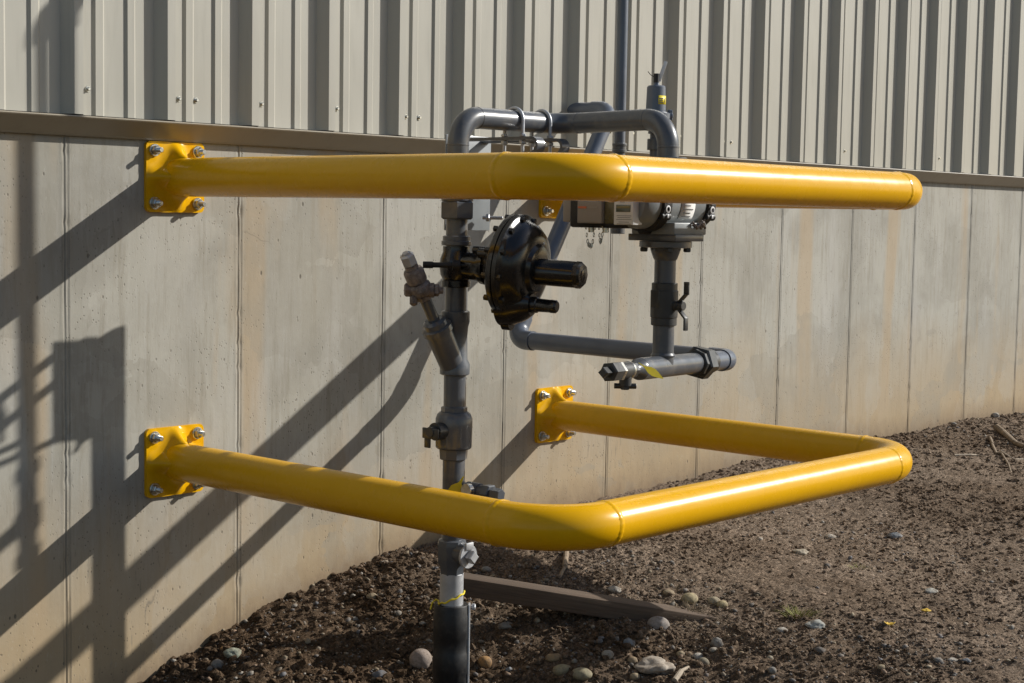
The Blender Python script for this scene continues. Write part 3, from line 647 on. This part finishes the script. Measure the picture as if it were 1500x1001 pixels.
for rx, pr_ in ((MX - .118, [(0, .076), (.004, .080), (.038, .080), (.042, .076)]), (MX + .091, [(0, .074), (.004, .078), (.030, .078), (.048, .070), (.062, .052), (.066, .03)])):
    rg1 = MB(); rg1.rev((rx, MY, MZ), (1, 0, 0), pr_, 56)
    for t in range(6):
        a = t * PI / 3 + .5; rg1.cyl((rx - .001, MY + math.cos(a) * .076, MZ + math.sin(a) * .076), (rx + .038, MY + math.cos(a) * .076, MZ + math.sin(a) * .076), .011, 14)
    rg1.build("meter_ring", 'black_matte', mto)
ec = MB(); ec.rev((MX - .118, MY, MZ), (-1, 0, 0), [(0, .073), (.012, .072), (.05, .068), (.060, .060), (.062, .0)], 56); ec.build("end_cover", 'gray_light', mto)
for x in (MX - .100, MX + .108):                          # the ring emblems on the bolted covers
    em = MB(); em.rev((x, MY - .0795, .775), (0, -1, 0), [(0, .0105), (.002, .0105), (.0025, .0065), (.0008, .006)], 24, caps=False); em.box((x, MY - .080, .793), (.012, .003, .005), None, .0008); em.box((x, MY - .080, .756), (.007, .003, .010), None, .0008); em.build("ring_emblem", 'galv', mto)
lp = MB(); vs = []; fs = []
for i in range(13):
    t = -.62 + i * .115
    for x in (MX - .030, MX + .034): vs.append((x, MY - math.cos(t) * .0738, MZ + math.sin(t) * .0738))
for i in range(12): fs.append((2 * i, 2 * i + 1, 2 * i + 3, 2 * i + 2))
lp.add(vs, fs); lpo = lp.build("rating_label", 'white', mto); sd_ = lpo.modifiers.new("t", 'SOLIDIFY'); sd_.thickness = .0008; sd_.offset = 1
ti = MB()
for i in range(7):
    t = -.50 + i * .14; y, z = MY - math.cos(t) * .0752, MZ + math.sin(t) * .0752; ln2 = (.030, .024, .033, .02, .028, .03, .022)[i]
    ti.box((MX + .002 - (.033 - ln2) * .3, y, z), (ln2 * 1.4, .0006, .0022), Matrix.Rotation(-t, 3, 'X'), 0)
ti.build("label_print", 'ink', lpo)
sw = MB()
for s in (0, 1): sw.tube([(MX + .01 + s * .05 + random.uniform(-.004, .004), MY - .084 - .006 * math.sin(k), .735 + .006 * math.cos(k * 1.7) + (.01 if s else 0) * k / 8) for k in range(9)], .0022, 8)
sw.tube([(MX + .012 + k * .0065, MY - .088, .728 + .005 * math.sin(k * 2.1)) for k in range(9)], .004, 8); sw.hexa((MX + .05, MY - .08, .735), (MX + .05, MY - .095, .735), .009); sw.build("seal_wire", 'brass', mto)
# electronics on the end of the meter: faces look along -x
FX = .575
def ypx(u_): return -(1.023 + (u_ - 831) * .00243) - (.6 - FX) * .75
ix = MB(); ix.box((FX + .030, (ypx(833) + ypx(914)) / 2, .783), (.050, abs(ypx(914) - ypx(833)), .125), None, .008, 3); ixo = ix.build("index_housing", 'black_matte', mto)
bx = MB(); bx.box((FX + .012, (ypx(849) + ypx(885)) / 2, .795), (.040, abs(ypx(885) - ypx(849)), .125), None, .004, 3); bxo = bx.build("battery_module", 'beige', ixo)
ol = MB(); ol.box((FX + .020, (ypx(885.5) + ypx(903)) / 2, .795), (.034, abs(ypx(903) - ypx(885.5)), .125), None, .003); ol.build("smoked_window", 'olive', ixo)
dp = MB(); dp.box((FX + .010, (ypx(903.5) + ypx(931)) / 2, .794), (.040, abs(ypx(931) - ypx(903.5)), .127), None, .002); dpo = dp.build("display_panel", 'white', ixo)
lc = MB(); lc.box((FX - .0105, (ypx(907) + ypx(927)) / 2, .775), (.003, abs(ypx(927) - ypx(907)), .0195), None, .0008); lc.build("lcd_screen", 'lcd', ixo)
pt = MB(); ymid = (ypx(903.5) + ypx(931)) / 2
pt.box((FX - .0102, ymid + .004, .794), (.0008, .016, .0045), None, 0); pt.build("display_print", 'ink', ixo); pt = MB()
for z, L in ((.755, .05), (.750, .044), (.745, .052), (.738, .036), (.733, .048)): pt.box((FX - .0102, ymid - .002, z), (.0006, L, .0012), None, 0)
pt.build("display_print", 'ink', ixo)
og = MB(); og.box((FX - .0085, ypx(857), .7765), (.0012, .030, .0055), None, 0); og.build("orange_stripe", 'orange', ixo)
og = MB(); og.box((FX - .0085, ypx(872), .7768), (.0010, .036, .0050), None, 0); og.box((FX - .0085, ypx(864), .770), (.0010, .062, .0008), None, 0); og.box((FX - .0085, ypx(864), .784), (.0010, .062, .0008), None, 0); og.build("tan_stripe", 'beige', ixo)
pb = MB(); pb.box((FX + .055, ypx(824), .800), (.06, .040, .130), None, .005, 3); pb.build("pale_cover", 'beige', ixo)
cn = MB()
for (ua, ub, dz, nn) in ((857, 870, .056, 11), (876, 882, .040, 8)):
    for k in range(nn):
        t = k / (nn - 1); yy = ypx(ua) + (ypx(ub) - ypx(ua)) * t; z = .722 - dz * (1 - (2 * t - 1) ** 2) * (1 + .1 * math.sin(k)); c = V((FX + .01, yy, z)); tt = k % 2 * PI / 2
        loop = [c + V((math.cos(a) * .003 * math.sin(tt) , math.cos(a) * .003 * math.cos(tt) , math.sin(a) * .0062)) for a in [2 * PI * j / 10 for j in range(11)]]
        cn.tube(loop, .0012, 6)
for u_ in (863, 884): cn.cyl((FX + .015, ypx(u_), .722), (FX + .015, ypx(u_), .708), .009, 14)
cn.build("cap_chain", 'zinc', mto)
# relief valve on its own stub behind the meter
rv = MB(); VX = .989; RY = -1.03
rv.tube([(VX, RY, .80), (VX, RY, 1.045)], .015, 28); rv.cyl((VX, RY, .952), (VX, RY, .985), .023, 28); rv.cyl((VX, RY, 1.0), (VX, RY, 1.012), .021, 28); rv.hexa((VX, RY, 1.012), (VX, RY, 1.03), .022); rv.build("relief_stub", 'gray', gas)
r2 = MB(); r2.rev((VX, RY, 1.038), (0, 0, 1), [(0, .026), (.008, .044), (.022, .044), (.027, .034), (.026, .030), (.100, .0275), (.104, .024), (.106, .010), (.116, .008)], 40)
r2.box((VX, RY, 1.054), (.104, .024, .018), Rz, .006); 
for s in (-1, 1):
    c = V((VX, RY, 1.054)) + rdir * .043 * s; r2.hexa(c - V((0, 0, .014)), c + V((0, 0, .018)), .0085)
r2o = r2.build("relief_valve", 'gray_blue', gas)
yl = MB(); vs = []; fs = []
base_a = math.atan2(-.68, -.70)
for i in range(11):
    a = base_a + .12 + i * .125
    for z in (1.086, 1.112): r = .0288; vs.append((VX + math.cos(a) * r, RY + math.sin(a) * r, z))
for i in range(10): fs.append((2 * i, 2 * i + 2, 2 * i + 3, 2 * i + 1))
yl.add(vs, fs); ylo = yl.build("warning_label", 'yellow_tag', r2o); sd_ = ylo.modifiers.new("t", 'SOLIDIFY'); sd_.thickness = .001; sd_.offset = 0
yp = MB()
for (a0, z, L, hgt) in ((.42, 1.103, .016, .003), (.42, 1.097, .013, .002), (.42, 1.092, .017, .002), (.98, 1.099, .003, .014)):
    a = base_a + a0; yp.box((VX + math.cos(a) * .0296, RY + math.sin(a) * .0296, z), (.001, L, hgt), Matrix.Rotation(a, 3, 'Z'), 0)
yp.build("label_print", 'ink', ylo)
tw = MB(); tq = V((VX, RY, 1.150)); tw.cyl(tq, tq + V((0, 0, .028)), .009, 14); tw.tube([tq + V((0, 0, .015)), tq - rdir * .018 + V((0, 0, .024)), tq - rdir * .026 + V((0, 0, .034))], .0012, 6); tw.build("cable_tie", 'black_matte', r2o)
tw = MB(); tw.box(tq + rdir * .017 + V((0, 0, .035)), (.011, .0015, .062), Rz @ Matrix.Rotation(.32, 3, 'Y'), .0006); tw.build("paper_tag", 'white', r2o)

# ------------------------------------------------------------------ vent pipe
vp = thing("vent_pipe", "slim tall grey vent pipe rising past the siding behind the meter", "pipe", (VX, -.896, .72))
t_ = MB(); t_.tube(fillet([(VX, -.896, .735), (VX, -.896, 2.19), (VX, -.05, 2.20)], .06, 12), .0166, 28); t_.build("pipe_run", 'gray_blue', vp)
t_ = MB(); t_.rev((VX, -.896, .945), (0, 0, 1), [(0, .019), (.002, .0225), (.008, .0225), (.010, .0205), (.020, .0205), (.022, .0225), (.028, .0225), (.030, .019)], 28); t_.build("coupling", 'gray', vp)
t_ = MB(); t_.cyl((VX, -.896, .79), (VX, -.896, .85), .023, 28); t_.cyl((VX, -.896, .82), (VX, -1.03, .82), .021, 28); t_.cyl((VX, -.896, .70), (VX, -.896, .735), .022, 28); t_.build("drip_leg", 'gray', vp)
t_ = MB(); t_.tube(fillet([(VX, -.896, 2.12), (VX, -.896, 2.19), (VX, -.80, 2.191)], .05, 8), .023, 28); t_.build("vent_elbow", 'gray', vp)

# ------------------------------------------------------------------ pipe support
su = thing("pipe_support", "grey steel support stand with plate and strut arms hidden behind the riser", "support", (.661, -.538, -.5))
s_ = MB(); s_.tube([(.661, -.538, -.85), (.661, -.538, .945)], .0305, 32); s_.build("support_post", 'gray', su)
s_ = MB(); s_.box((.652, -.583, .845), (.196, .006, .285), None, .004); 
s_.box((.652, -.575, .845), (.05, .018, .27), None, .003); s_.build("back_plate", 'gray_light', su)
for bx_, ye in ((.600, -.975), (.722, -.960)):
    s_ = MB()
    pth = fillet([(bx_, -.586, .972), (bx_, ye, .972), (bx_, -.66, .80)], .020, 8)
    n = len(pth); vs = []; hw, ht = .0165, .0045
    for i, p in enumerate(pth):
        t = (pth[min(i + 1, n - 1)] - pth[max(i - 1, 0)]).normalized(); nn = t.cross(V((1, 0, 0)))
        for a, b2 in ((-1, -1), (1, -1), (1, 1), (-1, 1)): vs.append(p + V((hw * a, 0, 0)) + nn * ht * b2)
    fs = [(i * 4 + k, i * 4 + (k + 1) % 4, (i + 1) * 4 + (k + 1) % 4, (i + 1) * 4 + k) for i in range(n - 1) for k in range(4)] + [(3, 2, 1, 0), (n * 4 - 4, n * 4 - 3, n * 4 - 2, n * 4 - 1)]
    s_.add(vs, fs); s_.build("strut_arm", 'gray', su, 40)
for ux, cy in ((.592, -.8205), (.718, -.8155)):
    s_ = MB(); R = .0355; zc = 1.0235
    loop = [(ux, cy - R, .925), (ux, cy - R, zc)] + [(ux, cy - R * math.cos(a), zc + R * math.sin(a)) for a in np.linspace(0, PI, 16)] + [(ux, cy + R, .925)]
    s_.tube(loop, .0052, 14)
    for sg in (-1, 1): s_.hexa((ux, cy + R * sg, .967), (ux, cy + R * sg, .955), .0105); s_.hexa((ux, cy + R * sg, .985), (ux, cy + R * sg, .977), .0105)
    s_.build("u_bolt", 'galv', su)
cl = MB(); c0 = V((.665, -.585, .742)); cl.cyl(c0 + V((.03, -.02, 0)), c0 + V((.03, -.02, 0)) + rdir * .062, .0055, 14); cl.hexa(c0 + V((.03, -.02, 0)) + rdir * .010, c0 + V((.03, -.02, 0)) + rdir * .022, .013); cl.build("clamp_bolt", 'galv', su)

# ------------------------------------------------------------------ small things
tr = MB(); pts = []
for k in range(46):
    a = base_a - 1.9 + k * .13; pts.append((RXp + math.cos(a) * .0365, RYp + math.sin(a) * .0365, -.332 + .016 * math.sin(a - base_a) + .002 * math.sin(k)))
e = V(pts[0]); pts = [(e.x - .012, e.y + .022, -.372), (e.x - .010, e.y + .018, -.352), (e.x - .004, e.y + .008, -.342)] + pts
tr.tube(pts, .0026, 8); tag(tr.build("tracer_wire", 'yellow_tag'), "thin yellow tracer wire looped around the bare foot of the riser", "wire")
def leaf_tag(name, p0, d, L, wd, nrm, label):
    d = V(d).normalized(); s = V(nrm).cross(d).normalized(); o = MB(); outline = []
    prof_ = [(0, .08), (.25, .22), (.45, .9), (.62, 1), (.8, .62), (1, .06)]
    for t, k in prof_: outline.append(V(p0) + d * L * t + s * wd * k)
    for t, k in reversed(prof_): outline.append(V(p0) + d * L * t - s * wd * k)
    o.prism(outline, nrm, .0012); ob = o.build(name, 'yellow_tag'); tag(ob, label, "tag"); return ob
q = LE - ud * .035
leaf_tag("seal_tag", q + V((-.02, -.03, .022)), (.16, -.10, -.115), .085, .0105, (-.45, -.88, .1), "narrow yellow seal tag hanging from the drain valve under the meter")
leaf_tag("valve_tag", at(-.03) + V((-.012, -.052, .052)), (-.015, .02, -.05), .085, .021, (-.7, -.7, .1), "small yellow tag tucked at the test tap behind the lower rail")
# plank
pk = MB(); A0 = V((.600, -.640, -.346)); A1 = V((1.215, -1.105, -.487)); d = (A1 - A0); L = d.length + .06; X = d.normalized(); Yd = V((0, 0, 1)).cross(X).normalized(); Zd = X.cross(Yd); Rk = Matrix((X, Yd, Zd)).transposed()
pk.box((L / 2 - .02, .045, -.029), (L, .09, .056), None, .004); pko = pk.build("wooden_plank", 'wood'); pko.matrix_world = Matrix.Translation(A0) @ Rk.to_4x4()
tag(pko, "weathered brown timber plank half buried in the dirt beside the riser", "plank")
# stones: (x, y, size x, y, z, colour, label)
def stone(x, y, sx, sy, sz, col, label, seed, rot=0.0, jag=.12, sink=.36, zoff=None):
    v, f = ico(4); v = v.copy()
    for i in range(len(v)):
        q = V(v[i]); k = 1 + jag * mnoise.noise(q * 1.3 + V((seed, 0, 0))) + jag * .35 * mnoise.noise(q * 4 + V((0, seed, 0))); v[i] = v[i] * k
    v = v * np.array([sx, sy, sz]); c, s = math.cos(rot), math.sin(rot); v = np.stack([v[:, 0] * c - v[:, 1] * s, v[:, 0] * s + v[:, 1] * c, v[:, 2]], 1)
    me = bpy.data.meshes.new("stone"); mesh_np(me, v, f, 3); at_ = me.color_attributes.new("tone", 'FLOAT_COLOR', 'POINT'); cc = np.ones((len(v), 4), np.float32); cc[:, :3] = col; at_.data.foreach_set('color', cc.ravel())
    me.materials.append(M['stone']); o = bpy.data.objects.new("stone", me); COL.objects.link(o)
    z = float(ground_z(x, y)) if zoff is None else zoff
    o.location = (x, y, z + sz * (1 - 2 * sink)); tag(o, label, "stone", "stones lying on the dirt"); return o
TAN, GRY, OCH, WHT, DRK, BLU = (.36, .29, .19), (.25, .24, .22), (.36, .21, .09), (.42, .39, .34), (.15, .14, .13), (.20, .22, .24)
#STONES
STONES = [
    (0.126, -0.135, 0.0311, 0.0249, 0.0179, (.30,.32,.25), 'angular pale green stone lying below the wall, beside a rounder brown stone', -0.85, 0.3),
    (0.060, -0.139, 0.0195, 0.0156, 0.0164, GRY, 'rounded grey brown stone left of the angular pale green stone', -1.03, 0.1),
    (0.129, -0.078, 0.0104, 0.0084, 0.0066, OCH, 'small ochre pebble between the green stone and the wall', -0.98, 0.1),
    (0.604, -0.232, 0.0186, 0.0149, 0.0117, TAN, 'tan stone on the dirt slope left of the black wrapped riser foot', -1.00, 0.15),
    (0.491, -0.275, 0.0139, 0.0111, 0.0088, GRY, 'small grey stone on the dirt slope under the tan one', -1.00, 0.15),
    (0.456, -0.605, 0.0347, 0.0278, 0.0328, (.33,.27,.23), 'large round pinkish boulder beside the black wrapped riser foot', -0.95, 0.08),
    (0.325, -0.567, 0.0241, 0.0193, 0.0127, (.13,.14,.16), 'dark bluish stone cut off by the bottom edge left of the riser', -0.95, 0.2),
    (0.571, -0.761, 0.0213, 0.0171, 0.0191, OCH, 'smooth orange tan pebble just right of the black riser wrap', -0.91, 0.06),
    (0.736, -0.696, 0.0273, 0.0218, 0.0115, GRY, 'flat grey stone in the shaded hollow under the plank', -0.75, 0.12),
    (0.597, -0.835, 0.0101, 0.0081, 0.0085, BLU, 'small angular blue grey chip beside the orange tan pebble', -1.03, 0.35),
    (1.013, -0.348, 0.0171, 0.0137, 0.0108, GRY, 'grey pebble lying above the left end of the plank', -0.93, 0.15),
    (1.058, -1.035, 0.0358, 0.0286, 0.0282, (.30,.27,.25), 'largest egg shaped grey stone below the middle of the plank', -0.88, 0.06),
    (1.117, -0.995, 0.0278, 0.0222, 0.0175, (.30,.29,.19), 'olive tan stone tucked behind the largest egg shaped stone', -0.98, 0.12),
    (1.158, -0.781, 0.0221, 0.0177, 0.0116, WHT, 'pale grey stone resting against the top of the plank', -1.00, 0.2),
    (1.271, -0.998, 0.0284, 0.0227, 0.0194, (.43,.36,.22), 'biggest cream pebble of the four at the right end of the plank', -0.58, 0.05),
    (1.323, -1.054, 0.0218, 0.0175, 0.0137, (.42,.36,.25), 'cream pebble right of the biggest one at the plank end', -1.03, 0.06),
    (1.325, -1.087, 0.0196, 0.0156, 0.0133, (.42,.35,.20), 'rightmost cream pebble at the buried end of the plank', -0.48, 0.06),
    (1.267, -0.917, 0.0198, 0.0159, 0.0104, TAN, 'flat tan pebble on top of the plank near its right end', -1.00, 0.1),
    (0.885, -1.056, 0.0184, 0.0147, 0.0145, BLU, 'speckled blue stone in the shaded dirt below the plank', -1.00, 0.25),
    (0.771, -1.067, 0.0191, 0.0153, 0.0140, (.30,.28,.24), 'pale oval pebble left of the round brown pebble near the bottom edge', -0.53, 0.06),
    (0.819, -1.122, 0.0161, 0.0128, 0.0143, (.32,.24,.15), 'round brown pebble left of the flat broken rock', -0.95, 0.05),
    (0.643, -1.003, 0.0298, 0.0238, 0.0172, (.27,.24,.15), 'long olive stone at the bottom edge, left of its larger neighbour', -0.51, 0.07),
    (0.656, -1.064, 0.0316, 0.0253, 0.0182, (.29,.26,.17), 'large olive stone cut off by the bottom edge', -1.00, 0.06),
    (0.681, -0.938, 0.0282, 0.0226, 0.0119, (.28,.20,.11), 'flat brown stone just above the long olive stone', -0.38, 0.1),
    (0.768, -1.172, 0.0148, 0.0119, 0.0109, TAN, 'tan pebble at the bottom edge under the round brown pebble', -0.93, 0.06),
    (0.848, -1.185, 0.0560, 0.0448, 0.0247, (.40,.35,.29), 'big flat broken rock with rough pale top near the bottom edge', -0.51, 0.45),
    (0.968, -1.270, 0.0181, 0.0145, 0.0143, (.29,.26,.19), 'round olive grey pebble right of the flat broken rock', -0.98, 0.06),
    (1.079, -1.240, 0.0185, 0.0148, 0.0175, GRY, 'lumpy grey stone standing in the shaded dirt right of the egg stone', -0.85, 0.2),
    (1.047, -1.251, 0.0153, 0.0122, 0.0080, (.34,.31,.26), 'pale flat pebble under the lumpy grey stone', -0.53, 0.08),
    (0.972, -1.185, 0.0132, 0.0106, 0.0097, TAN, 'small brown pebble above the flat broken rock', -0.95, 0.06),
    (0.998, -1.228, 0.0183, 0.0146, 0.0115, WHT, 'pale pebble between two brown ones above the flat broken rock', -0.53, 0.1),
    (0.989, -1.203, 0.0102, 0.0081, 0.0086, (.33,.24,.16), 'tiny brown pebble left of a pale one above the flat broken rock', -0.95, 0.06),
    (1.068, -1.436, 0.0110, 0.0088, 0.0104, (.36,.32,.24), 'cream pebble standing in the shaded dirt right of the plank', -1.03, 0.06),
    (0.986, -1.497, 0.0127, 0.0102, 0.0107, GRY, 'grey pebble under the standing cream pebble near the bottom edge', -1.03, 0.08),
    (1.062, -1.340, 0.0101, 0.0081, 0.0085, TAN, 'small tan pebble in the shaded dirt left of the standing cream pebble', -0.95, 0.06),
    (1.246, -1.361, 0.0186, 0.0149, 0.0098, WHT, 'pale flat stone left of the long grey white slab', -0.45, 0.15),
    (1.349, -1.414, 0.0334, 0.0267, 0.0147, (.40,.41,.38), 'long grey white slab beside the green weed in open dirt', -0.49, 0.3),
    (1.175, -1.538, 0.0170, 0.0136, 0.0089, DRK, 'dark grey stone in the open dirt below the long slab', -1.00, 0.15),
    (2.030, -0.934, 0.0292, 0.0234, 0.0129, (.45,.40,.31), 'cream slab in sunlit dirt below the right lower corner of the rail', -0.51, 0.3),
    (2.319, -0.879, 0.0229, 0.0183, 0.0096, (.42,.38,.32), 'pale pebble in sunlit dirt nearest the right corner of the lower rail', -0.43, 0.15),
    (1.943, -1.094, 0.0130, 0.0104, 0.0096, DRK, 'dark round stone in sunlit dirt right of the cream slab', -1.00, 0.12),
    (2.517, -1.038, 0.0281, 0.0225, 0.0118, BLU, 'blue grey stone among small chips in the far right dirt', -0.40, 0.3),
    (1.972, -1.472, 0.0249, 0.0199, 0.0110, (.38,.37,.33), 'pale slab right of middle in the open dirt above the yellow leaf', -0.43, 0.2),
    (1.398, -1.845, 0.0159, 0.0127, 0.0075, WHT, 'white sliver of stone in the little heap at lower right', -0.53, 0.25),
    (1.361, -1.819, 0.0138, 0.0111, 0.0073, GRY, 'grey stone in the little heap at lower right', -0.98, 0.15),
    (1.417, -1.880, 0.0148, 0.0119, 0.0078, BLU, 'blue grey stone at the right of the little heap at lower right', -0.98, 0.25),
    (1.189, -1.734, 0.0146, 0.0117, 0.0092, TAN, 'brown pebble by the bottom edge left of the little heap', -0.93, 0.1),
    (5.484, -0.013, 0.0226, 0.0181, 0.0166, WHT, 'pale stone on the crest of the dirt mound against the wall', -0.93, 0.15),
    (4.950, -0.035, 0.0162, 0.0130, 0.0085, GRY, 'small grey stone on the dirt mound left of the pale crest stone', -0.93, 0.15),
]
for i, s in enumerate(STONES): stone(*s[:7], seed=i * 3.7, rot=s[7], jag=s[8])
#PLANTS
def lay(name, pts, r, mat, label, lift=.6):
    P = [V((x, y, float(ground_z(x, y)) + r * lift + .003 * math.sin(i * 2.1))) for i, (x, y) in enumerate(pts)]; F = fillet(P, .012, 4) if len(P) > 2 else P
    F = [p + V((random.uniform(-1, 1), random.uniform(-1, 1), random.uniform(-.5, 1))) * r * .25 for p in F]
    n = len(F); tag(MB().tube(F, [r * (1.1 - .6 * i / n) for i in range(n)], 10).build(name, mat), label, 'root' if name == 'root' else 'twig')
lay('root', [(4.756, -0.333), (4.614, -0.416), (4.363, -0.558), (4.360, -0.584), (4.116, -0.733), (3.889, -0.856)], 0.007, 'root', 'forked brown root lying across the dirt mound at right')
lay('root', [(4.998, -0.253), (4.910, -0.337), (4.754, -0.466), (4.661, -0.559), (4.602, -0.628)], 0.016, 'root', 'thick brown root running out of the right edge of the mound')
lay('twig', [(4.433, -0.545), (4.355, -0.624), (4.334, -0.661), (4.403, -0.678), (4.410, -0.716)], 0.005, 'twig', 'bleached twig touching the fork of the brown root')
lay('twig', [(4.070, -0.487), (4.161, -0.528), (4.216, -0.529), (4.216, -0.574)], 0.0045, 'twig', 'thin pale twig lying left of the brown root on the mound')
lay('stick', [(1.325, -0.436), (1.166, -0.562), (1.094, -0.604)], 0.009, 'root', 'short pale stick standing in the dirt above the plank')
lay('stick', [(0.805, -1.287), (0.859, -1.271), (0.905, -1.262)], 0.008, 'twig', 'broken tan stick beside the flat rock at the bottom edge')
lay('twig', [(1.129, -0.071), (1.175, -0.077), (1.139, -0.157)], 0.004, 'twig', 'thin twig at the wall foot behind the riser')
def blades(name, spots, mat, label, cat, stuff=False):
    b = MB()
    for (x, y, rad, n, h0, h1, lean) in spots:
        for k in range(n):
            a = random.uniform(0, 2 * PI); r = rad * random.random() ** .6; px, py = x + math.cos(a) * r, y + math.sin(a) * r; pz = float(ground_z(px, py)) - .004
            d = V((math.cos(a) * lean + random.uniform(-.4, .4), math.sin(a) * lean + random.uniform(-.4, .4), 1)).normalized(); h = random.uniform(h0, h1); s = V((-d.y, d.x, 0)).normalized() * h * random.uniform(.015, .035)
            pts = [V((px, py, pz)) + d * h * t + V((d.x, d.y, -.6)) * h * t * t * .5 for t in (0, .35, .7, 1)]
            vs = []
            for p, w_ in zip(pts, (1, .9, .6, .08)): vs += [p - s * w_, p + s * w_, p + V((s.y, -s.x, 0)) * .5 * w_]
            b.add(vs, [(3 * i + q, 3 * i + (q + 1) % 3, 3 * i + 3 + (q + 1) % 3, 3 * i + 3 + q) for i in range(3) for q in range(3)])
    o = b.build(name, mat)
    if stuff: o['kind'] = 'stuff'
    else: tag(o, label, cat)
    return o
blades("dry_grass", [(1.186, -1.055, .07, 150, .02, .06, .9), (1.165, -1.154, .08, 160, .015, .05, .9), (1.051, -1.134, .06, 50, .015, .04, .9), (1.276, -0.927, .05, 40, .02, .05, .6), (1.010, -0.845, .03, 26, .03, .07, .3), (1.271, -1.104, .06, 60, .015, .04, .7), (1.190, -1.360, .1, 60, .01, .03, .8), (2.121, -1.488, .25, 50, .01, .03, .8)], 'dry', None, None, True)
blades("weed", [(1.385, -1.333, .035, 150, .015, .055, .6)], 'weed', "small green weed beside the long grey white slab", "weed")
blades("weed", [(2.026, -1.171, .022, 70, .01, .035, .7)], 'weed', "tiny yellow green weed further back in the sunlit dirt", "weed")
def leaf(x, y, L, rot, label, curl):
    b = MB(); vs = []; fs = []; z = float(ground_z(x, y)) + .008
    for i in range(9):
        t = i / 8; w_ = .42 * L * math.sin(PI * min(1, t * .92 + .05)) ** .8 * (1 + .25 * math.sin(i * 2.6))
        for s in (-1, 0, 1): vs.append(V((L * (t - .5), s * w_, curl * L * (t - .5) ** 2 + abs(s) * w_ * .35)))
    Rm_ = Matrix.Rotation(rot, 3, 'Z'); vs = [Rm_ @ p + V((x, y, z)) for p in vs]
    for i in range(8):
        for k in range(2): fs.append((i * 3 + k, i * 3 + k + 1, i * 3 + k + 4, i * 3 + k + 3))
    b.add(vs, fs); o = b.build("fallen_leaf", 'leaf'); m_ = o.modifiers.new("t", 'SOLIDIFY'); m_.thickness = .0008; tag(o, label, "leaf")
leaf(1.704, -1.597, .036, .3, "bright yellow fallen leaf on the open dirt at right", .8)
leaf(1.475, -1.597, .034, -.9, "curled tan fallen leaf left of the yellow one", 1.2)
